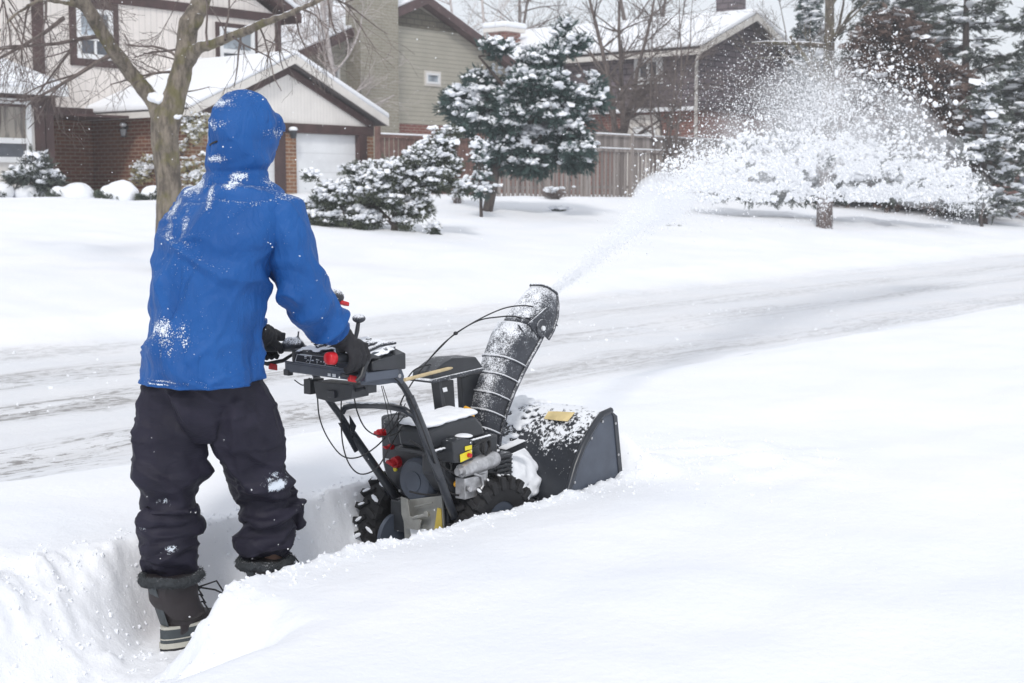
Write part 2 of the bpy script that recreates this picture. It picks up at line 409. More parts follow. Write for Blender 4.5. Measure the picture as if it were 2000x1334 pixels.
# ------------------------------------------------------------------ ground
def ss(a, b, x):
    if a == b: return float(x > a)
    x = min(1, max(0, (x-a)/(b-a))); return x*x*(3-2*x)
def nz3(x, y, z=0.0): return noise.noise(Vector((x, y, z)))
def near_edge(s):
    e = 3.525 + .018*nz3(s*3, 1) + .014*nz3(s*11, 5) + .012*nz3(s*29, 8) + .005*nz3(s*70, 3)
    return e - .10*ss(2.95, 2.6, s)*(1+.6*nz3(s*14,3))
def far_edge(s):
    return 4.20 + .03*nz3(s*1.6, 21) + .006*nz3(s*9, 25) + .05*ss(2.9, 2.2, s)
def lawn(s, t):
    z = .30 + .1*(t-12) if t > 12 else .30
    z = min(z, 1.38) if z < 1.2 else 1.2 + .18*(1-math.exp(-(z-1.2)/.18))
    return z
def ground(s, t):
    n = .035*nz3(s*.5, t*.5, 3) + .018*nz3(s*1.7, t*1.7, 9) 
    if 1 < t < 6: n += .006*nz3(s*5, t*5, 8)+.012*nz3(s*1.1, t*3.2, 18)
    if t < 12:
        bank = .35
        road = .12
        z = bank + (road-bank)*ss(5.2, 6.5, t) + (.34-road)*ss(10.6, 12.4, t)
        if 6 < t < 11.5:
            z += .03*nz3(s*.25, t*3.0, 7) + .018*nz3(s*1.5, t*7, 2)
        z += n*(1-.6*ss(5.6, 6.6, t)*ss(11.5, 10.5, t))
    else:
        z = lawn(s, t) + .04 + n*2.2 + .12*nz3(s*.12, t*.12, 40)*ss(12, 16, t)
    # cleared trench
    if -3 < s < 5.4 and 2.4 < t < 5.3:
        e0, e1 = near_edge(s), far_edge(s)
        rough = ss(3.1, 2.6, s)
        w0 = .035 + .30*rough + .05*abs(nz3(s*4, 2)); w1 = .10 + .02*nz3(s*1.3, 30) + .32*rough
        lump = .022*nz3(s*8, t*8, 4) + .014*nz3(s*21, t*21, 6) + .007*nz3(s*50, t*50, 1)
        a = ss(e0-w0*.2, e0+w0, t); b = ss(e1+w1*.5, e1-w1, t)
        end = ss(5.12, 4.98, s + .03*nz3(t*9, 2))
        m = min(a, b)*end
        floor = .012 + .012*nz3(s*6, t*6, 11) + .5*abs(lump)*(.4+ .8*rough)
        edge = math.exp(-((t-e0+.03)/.05)**2) + math.exp(-((t-e1-.03)/.07)**2)
        z *= 1-(1-ss(2.42, 2.93, s + .03*nz3(s*9, t*9, 2)))*ss(2.9, 3.3, t)*ss(3.9, 3.7, t)
        z -= .028*math.exp(-((t-3.5)/.25)**2)*ss(3.4, 4.0, s)
        z = z*(1-m) + floor*m
        if 0 < s < 5.2: z += lump*(min(1, 4*m*(1-m)) + .9*edge) + .010*edge
        # slumped lumps thrown against the far wall beside the left boot
        z += .5*rough*max(0, lump)*ss(3.2, 3.5, t)
        z += .13*math.exp(-((s-2.35)/.33)**2-((t-4.12)/.16)**2) + .05*math.exp(-((s-2.85)/.12)**2-((t-4.15)/.08)**2)
    # snow heaped before the machine
    z += .17*math.exp(-((s-5.26)/.13)**2-((t-3.80)/.33)**2)*(1+.3*nz3(s*9, t*9, 2))
    z += .05*math.exp(-((s-5.7)/.5)**2-((t-3.3)/.5)**2)*(.6+nz3(s*5, t*5, 2))
    return z
def axis(parts):
    out = []
    for a, b, st in parts: out += list(np.arange(a, b, st))
    out.append(parts[-1][1]); return np.array(out)
gs = axis([(-250,-60,25),(-60,-10,5),(-10,0,.5),(0,1.8,.06),(1.8,5.6,.016),(5.6,8,.05),(8,14,.12),(14,30,.4),(30,80,.8),(80,150,6),(150,700,50)])
gt = axis([(-120,-20,20),(-20,0,2),(0,1.6,.2),(1.6,3.0,.05),(3.0,4.6,.014),(4.6,6,.05),(6,12.6,.1),(12.6,30,.35),(30,60,1.5),(60,120,10),(120,700,60)])
def build_ground():
    vs = []; ns, nt = len(gs), len(gt)
    for s in gs:
        for t in gt: vs.append((s, t, ground(float(s), float(t))))
    m = MB(); i = np.arange(ns-1)[:, None]*nt + np.arange(nt-1)[None]
    i = i.ravel(); q = np.stack([i, i+nt, i+nt+1, i+1], 1)
    me = bpy.data.meshes.new('snow_ground')
    me.vertices.add(len(vs)); me.vertices.foreach_set('co', np.array(vs, np.float32).ravel())
    me.loops.add(q.size); me.loops.foreach_set('vertex_index', q.ravel().astype(np.int32))
    me.polygons.add(len(q)); me.polygons.foreach_set('loop_start', np.arange(0, q.size, 4).astype(np.int32)); me.polygons.foreach_set('loop_total', np.full(len(q), 4, np.int32))
    me.update(calc_edges=True)
    k = NT('ground_snow'); x, y, z = k.sep()[:3]
    wob = k.math('ADD', y, k.math('MULTIPLY', k.noise(.35, 2), .5))
    def band(c, w): return k.ramp(k.math('ABSOLUTE', k.math('SUBTRACT', wob, c)), w, w*.35)
    road = k.math('MULTIPLY', k.ramp(wob, 6.2, 6.9), k.ramp(wob, 12.0, 11.0))
    tracks = k.math('MAXIMUM', k.math('MAXIMUM', band(7.15, .55), band(8.75, .5)), k.math('MAXIMUM', k.math('MULTIPLY', band(10.1, .6), .8), k.math('MULTIPLY', band(11.3, .3), .4)))
    streak = k.noise(3.2, 5, .65, vec=k.map((.10, 1.7, 1)))
    fine = k.noise(15, 6, .75, vec=k.map((.45, 1, 1)))
    speck = k.math('MULTIPLY', k.ramp(k.math('ADD', k.math('MULTIPLY', fine, .75), k.math('MULTIPLY', streak, .4)), .56, .66), k.math('MULTIPLY', tracks, k.ramp(x, 11, 3, .3, 1.0)))
    tracks = k.math('MULTIPLY', tracks, k.ramp(x, 15, 5, .35, 1.0))
    grey = k.math('ADD', k.math('MULTIPLY', road, .20), k.math('MULTIPLY', k.math('MULTIPLY', tracks, k.ramp(streak, .35, .65)), .50))
    c = k.mix(k.ramp(k.noise(1.1, 4), .3, .7), (.85,.875,.92), (.9,.91,.94))
    c = k.mix(grey, c, (.50,.495,.50)); c = k.mix(k.math('MULTIPLY', speck, .8), c, (.17,.155,.145))
    k.base(c); k.set(.8, spec=.2)
    h = k.math('ADD', k.math('MULTIPLY', k.noise(22, 6, .65), .6), k.math('MULTIPLY', k.noise(4, 4), .6))
    h = k.math('ADD', h, k.math('MULTIPLY', k.math('MULTIPLY', fine, road), 2.5)); k.bump(h, .5, .022)
    o = link('snow_ground', me, k.m); me.shade_smooth()
    tag(o, 'deep white snow over the yards with a packed and rutted street and a freshly cleared trench', 'snow', kind='structure')
build_ground()

# ------------------------------------------------------------------ shared house helpers
def rect_t(t, p0, p1):      # two pixels on a plane y=t -> s0,s1,z0,z1
    a, b = PT(*p0, t), PT(*p1, t); return min(a.x,b.x), max(a.x,b.x), min(a.z,b.z), max(a.z,b.z)
def window_t(parent, t, s0, s1, z0, z1, fr=.09, glass='glass', trim=None, tw=.15, rail=None, mullion=False, name='window'):
    """a window in a wall whose outer face is y=t (looking towards -y)"""
    if trim:
        b = MB(); q = t-.045
        b.box((s0-tw,q,z0-tw),(s0,t+.02,z1+tw)).box((s1,q,z0-tw),(s1+tw,t+.02,z1+tw)).box((s0,q,z0-tw),(s1,t+.02,z0)).box((s0,q,z1),(s1,t+.02,z1+tw))
        b.build('window_trim', M[trim], parent)
    f = MB(); q0, q1 = t-.07, t+.02
    f.box((s0,q0,z0),(s0+fr,q1,z1)).box((s1-fr,q0,z0),(s1,q1,z1)).box((s0+fr,q0,z0),(s1-fr,q1,z0+fr)).box((s0+fr,q0,z1-fr),(s1-fr,q1,z1))
    if rail is not None:
        zr = z0+(z1-z0)*rail; f.box((s0+fr,q0-.01,zr-fr*.5),(s1-fr,q1,zr+fr*.5))
        if mullion: f.box(((s0+s1)/2-.03,q0,z0+fr),((s0+s1)/2+.03,q1,zr-fr*.5))
    w = f.build(name, M['white'], parent)
    if rail is not None:
        MB().box((s0+fr,t-.02,z0+fr),(s1-fr,t-.004,zr-fr*.5)).build('pane', M['glass'], w)
        MB().box((s0+fr,t-.02,zr+fr*.5),(s1-fr,t-.004,z1-fr)).build('pane', M[glass], w)
    else: MB().box((s0+fr,t-.02,z0+fr),(s1-fr,t-.004,z1-fr)).build('pane', M[glass], w)
    return w
def snow_slab(name, pts, vec_th, parent, mat='roofsnow', bev=.06):
    return MB().prism(pts, vec_th).build(name, M[mat], parent, smooth=50, bevel=bev)

# ------------------------------------------------------------------ cream house with garage
def cream_house():
    H = thing('cream_house', (20, 33.5, 1.0), 'cream two storey house with brown trim, snowy roofs and a gabled brick garage', 'house')
    tM = 33.5; tG = 29.3; sG = 23.2
    sR = PT(546, 60, tM).x
    zB = 6.80
    MB().box((2, tM, 3.55), (sR, 42, zB)).build('upper_wall', M['cream'], H)
    MB().box((2, tM+.05, .6), (sR, 42, 3.55)).build('lower_wall', M['brick'], H)
    # gable above
    ap = (sR-5.6, 9.6); 
    MB().prism([(sR-11.5, tM, zB+.0), (sR, tM, zB+.0), (ap[0], tM, ap[1])], (0, 8.4, 0)).build('gable_wall', M['cream'], H)
    MB().box((2, tM-.06, zB-.14), (sR+.02, tM-.003, zB+.12)).build('brown_band', M['brown'], H)
    for a, b in (((ap[0], ap[1]), (sR+.6, zB-.12)), ((ap[0], ap[1]), (sR-12.1, zB-.12))):
        MB().prism([(a[0], tM-.35, a[1]+.12), (b[0], tM-.35, b[1]+.02), (b[0], tM-.35, b[1]+.3), (a[0], tM-.35, a[1]+.42)], (0, 9, 0)).build('roof', M['brown'], H)
        snow_slab('roof_snow', [(a[0], tM-.37, a[1]+.425), (b[0], tM-.37, b[1]+.305), (b[0], tM-.37, b[1]+.5), (a[0], tM-.37, a[1]+.62)], (0, 9, 0), H)
    # corner boards
    for x0, x1, y0 in ((62, 84, 150), (537, 547, 112)):
        s0, s1 = PT(x0, 60, tM).x, PT(x1, 60, tM).x
        MB().box((s0, tM-.05, 3.6), (s1, tM-.004, zB-.14)).build('corner_board', M['brown'], H)
    s0, s1, z0, z1 = rect_t(tM, (146, 6), (220, 119))
    window_t(H, tM, s0, s1, z0, z1-.1, .13, 'glass_pale', 'brown', .2, .42, True)
    s0, s1, z0, z1 = rect_t(tM, (427, 52), (496, 135))
    window_t(H, tM, s0, s1, z0, z1, .12, 'glass_pale', 'brown', .13, .4)
    # left wing
    tW = 31.0; sW = PT(106, 280, tW).x; zE = PT(110, 186, tW-.45).z
    MB().box((-3, tW, .6), (sW, tM, zE)).build('wing_wall', M['cream_fine'], H)
    s0, s1, z0, z1 = rect_t(tW, (84, 200), (106, 372)); 
    MB().box((s1-.2, tW-.05, 1), (s1+.02, tW-.003, zE-.3)).build('corner_board', M['brown'], H)
    MB().box((s0-.26, tW-.05, 1), (s0+.0, tW-.003, zE-.3)).build('corner_board', M['brown'], H)
    MB().box((-3, tW-.06, zE-.3), (sW+.03, tW-.003, zE)).build('brown_band', M['brown'], H)
    a, b = PT(-95, 196, tW), PT(61, 318, tW)
    window_t(H, tW, a.x, b.x, b.z, PT(61, 192, tW).z-.03, .13, 'glass_curtain', None, .1, .34, True)
    e = tW-.45; sE = PT(130, 183, e).x; k = tM-e; rz = zE+k*.62
    MB().box((-4, e-.1, zE-.02), (sE, e+.02, zE+.14)).build('gutter', M['white'], H)
    MB().add([(-4,e,zE-.02),(sE,e,zE-.02),(sE,tM,zE-.02),(-4,tM,zE-.02),(-4,e,zE+.1),(sE,e,zE+.1),(sE,tM,zE+.1),(-4,tM,rz),(sE-k,tM,rz)],
             [(0,3,2,1),(0,1,5,4),(1,2,6,5),(4,5,8,7),(5,6,8),(0,4,7,3),(3,7,8,6,2)]).build('wing_roof', M['roof_dark'], H)
    q = .2
    MB().add([(-4,e-.06,zE+.145),(sE+.05,e-.06,zE+.145),(sE+.05,tM-.004,zE+.145),(-4,e-.02,zE+.3),(sE,e-.02,zE+.3),(sE,tM-.004,zE+.3),(-4,tM-.004,rz+q),(sE-k,tM-.004,rz+q),(-4,tM-.004,zE+.145)],
             [(0,8,2,1),(0,1,4,3),(1,2,5,4),(3,4,7,6),(4,5,7),(0,3,6,8),(8,6,7,5,2)]).build('roof_snow', M['roofsnow'], H, smooth=40, bevel=.05)
    # porch soffit band
    MB().box((sW+.05, tM-.5, 3.5), (sG+.2, tM-.02, 3.75)).build('porch_band', M['brown'], H)
    MB().box((sW, tM-2.2, 3.44), (sG+.2, tM-.02, 3.5)).build('porch_soffit', M['brown'], H)
    # garage
    eL = PT(371, 214, tG-.35); eR = PT(760, 242, tG-.35); ap = PT(576, 116, tG-.35)
    zE = (eL.z+eR.z)/2; sa = (eL.x+eR.x)/2; sWr = eR.x-.35; za = ap.z
    MB().box((sG, tG+.02, .6), (sG+.25, tM, zE)).build('side_wall', M['brick'], H)
    MB().box((sWr-.25, tG+.02, .6), (sWr, tM, zE)).build('side_wall', M['brick2'], H)
    zT = PT(640, 262, tG).z; zt2 = PT(640, 244, tG).z
    # front: gable siding, lintel, piers, doors
    slope = (za-zE)/(sa-eL.x)
    zl = zE + slope*(sG-eL.x)-.22
    MB().prism([(sG, tG, zt2), (sWr, tG, zt2), (sWr, tG, zl), (sa, tG, za-.25), (sG, tG, zl)], (0, .2, 0)).build('gable_wall', M['cream_fine'], H)
    MB().box((sG-.02, tG-.06, zT), (sWr+.02, tG+.12, zt2)).build('lintel_trim', M['brown'], H)
    d0, d1 = PT(578, 320, tG).x, PT(699, 320, tG).x; p0 = PT(555, 320, tG).x; j1 = PT(714, 320, tG).x; jl = PT(541, 320, tG).x
    MB().box((p0, tG-.03, .6), (d0-.003, tG+.3, zT-.004)).build('brick_pier', M['brick2'], H)
    MB().box((j1+.003, tG-.03, .6), (sWr+.02, tG+.3, zT-.004)).build('brick_pier', M['brick2'], H)
    MB().box((sG-.02, tG-.03, .6), (sG+.5, tG+.3, zT-.004)).build('brick_pier', M['brick2'], H)
    MB().box((d1+.003, tG-.07, .6), (j1, tG+.2, zT-.004)).build('door_jamb', M['brown'], H)
    MB().box((jl, tG-.07, .6), (p0-.003, tG+.2, zT-.004)).build('door_jamb', M['brown'], H)
    MB().box((d0, tG+.1, .9), (d1, tG+.14, zT-.004)).build('garage_door', M['garage'], H)
    MB().box((sG+.503, tG+.1, .9), (jl-.003, tG+.14, zT-.004)).build('garage_door', M['garage'], H)
    for sgn, e2 in ((1, eL.x), (-1, eR.x)):
        # rake trim, fascia, roof slab and snow
        def P(s, z, t): return (s, t, z)
        f = [(e2, zE), (sa, za)]
        MB().prism([P(e2+sgn*.35, zE-.17+.35*slope, tG-.07), P(sa, za-.17, tG-.07), P(sa, za-.37, tG-.07), P(e2+sgn*.35, zE-.37+.35*slope, tG-.07)], (0, .065, 0)).build('rake_trim', M['brown'], H)
        MB().prism([P(e2, zE-.12, tG-.35), P(sa, za-.1, tG-.35), P(sa, za+.12, tG-.35), P(e2, zE+.10, tG-.35)], (0, .06, 0)).build('fascia', M['cream_trim'], H)
        MB().prism([P(e2, zE-.1, tG-.29), P(sa, za-.1, tG-.29), P(sa, za+.08, tG-.29), P(e2, zE+.08, tG-.29)], (0, tM-tG+.28, 0)).build('roof', M['roof_dark'], H)
        snow_slab('roof_snow', [P(e2-sgn*.03, zE+.085, tG-.37), P(sa, za+.125, tG-.37), P(sa, za+.27, tG-.37), P(e2-sgn*.02, zE+.26, tG-.37)], (0, tM-tG+.35, 0), H)
    MB().box((eL.x-.12, tG-.35, zE-.1), (eL.x-.004, tM-.02, zE+.05)).build('gutter', M['cream_trim'], H)
    # wall lantern
    for px, py in ((249, 258),):
        p = PS(px, py, sG)
        L = MB(); L.box((sG-.16, p.y-.03, p.z+.12), (sG, p.y+.03, p.z+.16)).tube([(sG-.13,p.y,p.z+.15),(sG-.13,p.y,p.z+.07)], [.02,.12], 8).tube([(sG-.13,p.y,p.z-.14),(sG-.13,p.y,p.z-.11)], [.06,.08], 8)
        lamp = L.build('wall_lantern', M['black_clean'])
        tag(lamp, 'small black lantern on the brick side wall of the garage', 'wall lamp')
        MB().tube([(sG-.13,p.y,p.z-.11),(sG-.13,p.y,p.z+.07)], [.06,.09], 8).build('glass', M['lamp_glass'], lamp)
        MB().ell((sG-.13,p.y,p.z+.19), (.09,.09,.06)).build('snow_cap', M['snow'], lamp, smooth=60)
    p = PT(568, 262, tG-.1)
    L = MB(); L.box((p.x-.05, tG-.22, p.z+.04), (p.x+.05, tG-.06, p.z+.1)).tube([(p.x,tG-.2,p.z-.12),(p.x,tG-.2,p.z+.09)], [.07,.11], 8)
    lamp = L.build('wall_lantern', M['black_clean']); tag(lamp, 'black lantern on the brick pier between the garage doors', 'wall lamp')
    MB().ell((p.x, tG-.2, p.z+.13), (.13,.11,.07)).build('snow_cap', M['snow'], lamp, smooth=60)
    return H
cream_house()

# ------------------------------------------------------------------ olive house with chimney
def olive_house():
    t = 35.0
    ap = PT(836, 2, t-.4); l = PT(588, 112, t-.4); rt = PT(925, 70, t-.4)
    sl = (ap.z-l.z)/(ap.x-l.x); eR = ap.x + (ap.x-l.x)*.98; zR = ap.z - sl*(eR-ap.x)
    H = thing('olive_house', (ap.x, t, 1.2), 'olive beige sided gable house with a broad chimney, behind the garage', 'house')
    s0, s1 = l.x+.5, eR-.5
    def roofz(s): return ap.z - sl*abs(s-ap.x)
    zb = PT(735, 238, t).z
    MB().prism([(s0,t,zb),(s1,t,zb),(s1,t,roofz(s1)-.12),(ap.x,t,ap.z-.12),(s0,t,roofz(s0)-.12)], (0,9,0)).build('wall', M['olive'], H)
    MB().box((s0,t+.02,.8),(s1,t+9,zb-.003)).build('brick_base', M['redbrick'], H)
    z3 = PT(840, 58, t).z
    sx = (ap.z-z3)/sl
    MB().prism([(ap.x-sx+.2,t-.05,z3),(ap.x+sx-.2,t-.05,z3),(ap.x,t-.05,ap.z-.25)], (0,.046,0)).build('gable_shingles', M['oldshingle'], H)
    for e in (l.x, eR):
        z = roofz(e)
        MB().prism([(e,t-.4,z-.1),(ap.x,t-.4,ap.z-.1),(ap.x,t-.4,ap.z+.2),(e,t-.4,z+.2)], (0,9.8,0)).build('roof', M['brown_pale'], H)
        snow_slab('roof_snow', [(e,t-.3,z+.205),(ap.x,t-.3,ap.z+.205),(ap.x,t-.3,ap.z+.3),(e,t-.3,z+.3)], (0,9.6,0), H, bev=.03)
    c0, c1 = PT(704, 60, t-.7).x, PT(778, 60, t-.7).x
    ch = MB().box((c0, t-.7, 1.0), (c1, t-.003, 10.2)).build('chimney', M['stonechim'], H)
    a0, a1, z0, z1 = rect_t(t, (831, 142), (857, 165))
    window_t(H, t, a0, a1, z0, z1, .07, 'glass_pale', 'cream_trim', .08)
    a0, a1, z0, z1 = rect_t(t, (636, 130), (660, 160)); window_t(H, t, a0, a1, z0, z1, .07, 'glass', 'cream_trim', .08)
olive_house()

# ------------------------------------------------------------------ brown house behind the fence
def brown_house():
    c = PY(1360, 96, 52.7); s0, t0 = c.x, c.y; zE = c.z
    e = PT(1543, 121, t0); ap = PT(1456, 43, t0); s1 = e.x; sa = (s0+s1)/2; za = ap.z; td = t0+11
    H = thing('brown_house', (sa, t0, 1.3), 'dark shingled two storey house with a red brick ground floor and snowy roof', 'house')
    zm = PS(1285, 216, s0).z
    sl = (za-zE)/(sa-s0)
    MB().prism([(s0,t0,zm),(s1,t0,zm),(s1,t0,zE),(sa,t0,za),(s0,t0,zE)], (0,11,0)).build('wall', M['shingle'], H)
    MB().box((s0+.15,t0+.15,.8),(s1-.15,td-.1,zm-.003)).build('brick_base', M['redbrick'], H)
    snow_slab('ledge_snow', [(s0-.22,t0,zm-.05),(s0-.004,t0,zm-.05),(s0-.004,t0,zm+.1),(s0-.18,t0,zm+.1)], (0,11,0), H, bev=.03)
    for sg, e2 in ((1, s0-.45), (-1, s1+.45)):
        z = zE-.45*sl
        MB().prism([(e2,t0-.5,z-.04),(sa,t0-.5,za+.02),(sa,t0-.5,za+.28),(e2,t0-.5,z+.2)], (0,.08,0)).build('fascia', M['cream_trim'], H)
        MB().prism([(e2,t0-.42,z),(sa,t0-.42,za+.04),(sa,t0-.42,za+.2),(e2,t0-.42,z+.14)], (0,11.6,0)).build('roof', M['roof_dark'], H)
        snow_slab('roof_snow', [(e2,t0-.52,z+.205),(sa,t0-.52,za+.285),(sa,t0-.52,za+.5),(e2,t0-.52,z+.4)], (0,11.8,0), H)
    z = zE-.45*sl
    MB().box((s0-.6,t0-.5,z-.08),(s0-.455,td+.6,z+.1)).build('gutter', M['cream_trim'], H)
    dp = MB(); dp.tube([(s0-.5,t0-.45,z-.05),(s0-.45,t0-.3,z-.3),(s0-.1,t0-.08,z-.55),(s0-.08,t0-.08,1.2)], .065, 6); dp.build('downspout', M['cream_trim'], H, smooth=60)
    # side windows, facing -x
    def win_s(px0, py0, px1, py1, x=s0, glass='glass', shut=False):
        a, b = PS(px0, py0, x), PS(px1, py1, x); y0, y1 = sorted((a.y, b.y)); z0, z1 = sorted((a.z, b.z)); fr = .26
        f = MB(); f.box((x-.08,y0,z0),(x-.004,y0+fr,z1)).box((x-.08,y1-fr,z0),(x-.004,y1,z1)).box((x-.08,y0+fr,z0),(x-.004,y1-fr,z0+fr)).box((x-.08,y0+fr,z1-fr),(x-.004,y1-fr,z1)).box((x-.07,(y0+y1)/2-.04,z0+fr),(x-.004,(y0+y1)/2+.04,z1-fr))
        w = f.build('window', M['white'], H)
        MB().box((x-.03,y0+fr,z0+fr),(x-.006,(y0+y1)/2-.04,z1-fr)).build('pane', M[glass], w)
        MB().box((x-.03,(y0+y1)/2+.04,z0+fr),(x-.006,y1-fr,z1-fr)).build('pane', M[glass], w)
        if shut:
            b = MB()
            for i in range(9):
                zz = z0+fr+(z1-z0-2*fr)*(i+.5)/9; b.box((x-.05,y0+fr,zz-.03),(x-.032,y1-fr,zz+.03))
            b.build('shutter_slats', M['white'], w)
    win_s(1241, 110, 1295, 163)
    x2 = s0+.15
    a, b = PS(1226, 226, x2), PS(1290, 300, x2)
    MB().box((x2-.05, b.y, 1.2), (x2-.003, a.y, a.z)).build('white_panel', M['cream_trim'], H)
    win_s(1238, 248, 1280, 300, x2-.05, 'glass_pale', True)
    # chimneys
    p = PY(1432, 10, 56.5); 
    k = MB().box((p.x-.45,p.y-.3,za-1),(p.x+.45,p.y+.5,za+1.6)).build('chimney', M['shingle'], H)
    p = PY(978, 92, 59); 
    k = MB().box((s0+.6,td-1.5,zE),(s0+1.6,td-.6,PY(978, 60, 59).z)).build('chimney', M['redbrick'], H)
    MB().box((s0+.45,td-1.65,PY(978, 60, 59).z),(s0+1.75,td-.45,PY(978, 60, 59).z+.16)).build('chimney_cap', M['cream_trim'], k)
    MB().box((s0+.4,td-1.7,PY(978, 60, 59).z+.163),(s0+1.8,td-.4,PY(978, 60, 59).z+.4)).build('cap_snow', M['snow'], k, bevel=.08)
brown_house()

def far_house():
    t = 23.5; a = PT(1938, 352, t); e = PT(1925, 312, t); s0 = a.x; s1 = s0+12; zE = e.z; sa = s0+4.5
    H = thing('low_house', (sa, t, 1.3), 'low dark walled house with a snow covered roof, behind the pines on the right', 'house')
    MB().prism([(s0,t,.8),(s1,t,.8),(s1,t,zE-.2),(s0,t,zE-.2)], (0,8,0)).build('wall', M['redbrick'], H)
    MB().box((s0-.8,t-.9,zE-.2),(s1+.8,t-.8,zE+.02)).build('fascia', M['roof_dark'], H)
    pts = [(s0-.9,t-.95,zE),(s1+.9,t-.95,zE),(s1+.9,t+9,zE),(s0-.9,t+9,zE),(s0+2.5,t+4,zE+3.4),(s1-2.5,t+4,zE+3.4)]
    MB().add(pts, [(0,3,2,1),(0,1,5,4),(1,2,5),(2,3,4,5),(3,0,4)]).build('roof_snow', M['roofsnow'], H, bevel=.08, smooth=40)
    z0 = PT(1960, 350, t).z
    window_t(H, t, s0+1.2, s0+2.6, 1.75, 2.75, .1, 'glass'); 
    MB().box((s0+3.4, t-.05, 1.2), (s0+6.2, t-.003, 3.1)).build('garage_door', M['slate'], H)
far_house()

# ------------------------------------------------------------------ fences
def fence(p, t, s0, s1, h, mat, label, rail_h, gap=.03, cap=True):
    z = ground((s0+s1)/2, t)-.15
    F_ = thing('wooden_fence', (s0, t, z), label, 'fence')
    b = MB(); s = s0; r_ = random.Random(int(s0*10))
    while s < s1:
        w = .13 + r_.uniform(-.01,.01); hh = z+rail_h+r_.uniform(-.015,.015); tl = r_.uniform(-.01,.01)
        b.box((s, t-.012+tl, z-.2), (s+w, t+.012+tl, hh)); s += w+gap+r_.uniform(0,.03)
    o = b.build('boards', M[mat], F_); 
    rl = MB().box((s0,t+.015,z+.35),(s1,t+.055,z+.44)).box((s0,t-.06,z+rail_h-.06),(s1,t-.02,z+rail_h+.03))
    rl.build('rails', M[mat], F_)
    if cap:
        MB().box((s0,t-.012,z+rail_h+.06),(s1,t+.012,z+h-.03)).build('top_boards', M[mat], F_)
        MB().box((s0-.05,t-.07,z+h-.03),(s1+.05,t+.07,z+h+.02)).build('cap_rail', M[mat], F_)
    top = z+h+.02 if cap else z+rail_h+.03
    MB().box((s0,t-.06,top),(s1,t+.06,top+.05)).build('rail_snow', M['snow'], F_, bevel=.02)
    if cap: MB().box((s0,t-.07,z+rail_h+.033),(s1,t-.02,z+rail_h+.07)).build('rail_snow', M['snow'], F_, bevel=.015)
    s = s0
    while s <= s1+.01:
        MB().box((s-.06,t-.1,z-.2),(s+.06,t+.02,z+h+.10)).build('post', M[mat], F_)
        s += 2.4
    return F_
fA0, fA1 = PT(736, 300, 28.4).x, PT(925, 300, 28.4).x
fence('a', 28.4, fA0, fA1, 1.95, 'fence_b', 'brown board fence between the garage and the evergreens', 1.8, cap=False)
fB0, fB1 = PT(962, 330, 25).x, PT(1135, 330, 25).x
fence('b', 25.0, fB0, fB1, 1.75, 'fence', 'shaded grey picket fence behind the large evergreen', 1.62, .055, cap=False)
fC1 = PT(1560, 330, 25).x
fence('c', 25.0, fB1+.15, fC1, 1.95, 'fence', 'taller weathered grey fence with a boarded top, right of the large evergreen', 1.52, .06)

# ------------------------------------------------------------------ vegetation helpers
def rot_rand(n, tilt=None):
    a = rng.uniform(0, 2*np.pi, n); b = np.arccos(rng.uniform(-1, 1, n)); c = rng.uniform(0, 2*np.pi, n)
    return eul(a, b, c)
def eul(a, b, c):
    ca, sa_, cb, sb, cc, sc = np.cos(a), np.sin(a), np.cos(b), np.sin(b), np.cos(c), np.sin(c)
    Z = np.zeros_like(ca); O = np.ones_like(ca)
    Rz = np.array([[ca,-sa_,Z],[sa_,ca,Z],[Z,Z,O]]).transpose(2,0,1)
    Ry = np.array([[cb,Z,sb],[Z,O,Z],[-sb,Z,cb]]).transpose(2,0,1)
    Rx = np.array([[O,Z,Z],[Z,cc,-sc],[Z,sc,cc]]).transpose(2,0,1)
    return Rz @ Ry @ Rx
def dir_rot(D):      # rotation taking +x to each direction in D, random roll
    D = D/np.linalg.norm(D, axis=1)[:, None]; n = len(D)
    a = np.arctan2(D[:,1], D[:,0]); b = -np.arcsin(np.clip(D[:,2], -1, 1)); return eul(a, b, rng.uniform(0, 2*np.pi, n))
def ico(sub):
    bm = bmesh.new(); bmesh.ops.create_icosphere(bm, subdivisions=sub, radius=1); v = [tuple(x.co) for x in bm.verts]; f = [tuple(w.index for w in p.verts) for p in bm.faces]; bm.free(); return np.array(v), f
ICO1, ICO2, ICO3 = ico(1), ico(2), ico(3)
def lumpy(base, seed, amp=.35, sc=1.6):
    v = base[0].copy()
    for i in range(len(v)): v[i] *= 1 + amp*noise.noise(Vector((v[i]*sc).tolist())+Vector((seed*7.3, 0, 0)))
    return v, base[1]
LUMPS = [lumpy(ICO2, i, .8, 1.5) for i in range(6)]
CHUNKS = [lumpy(ICO1, i+20, .9, 1.3) for i in range(6)]
def sprig(n=6, w=.055, spread=.55):
    v = [(0,-.02,0),(.55,-.018,.0),(1,0,0),(.55,.018,0)]; f = [(0,1,2,3)]; r_ = random.Random(3)
    for i in range(n):
        x = .12+.75*i/n; a = (1 if i % 2 else -1)*spread; L = .42*(1-.5*x); ph = r_.uniform(-.6,.6); ca, sa_ = math.cos(a), math.sin(a)
        dx, dy, dz = ca*L, sa_*L*math.cos(ph), sa_*L*math.sin(ph)
        o = len(v); v += [(x,0,0),(x+dx*.5-dy*w*2, dy*.5+dx*w*2, dz*.5+w*.4),(x+dx,dy,dz),(x+dx*.5+dy*w*2, dy*.5-dx*w*2, dz*.5-w*.4)]; f.append((o,o+1,o+2,o+3))
    return np.array(v, float), f
SPRIG = sprig(7, .09)
NEEDLE = sprig(9, .035, .5)
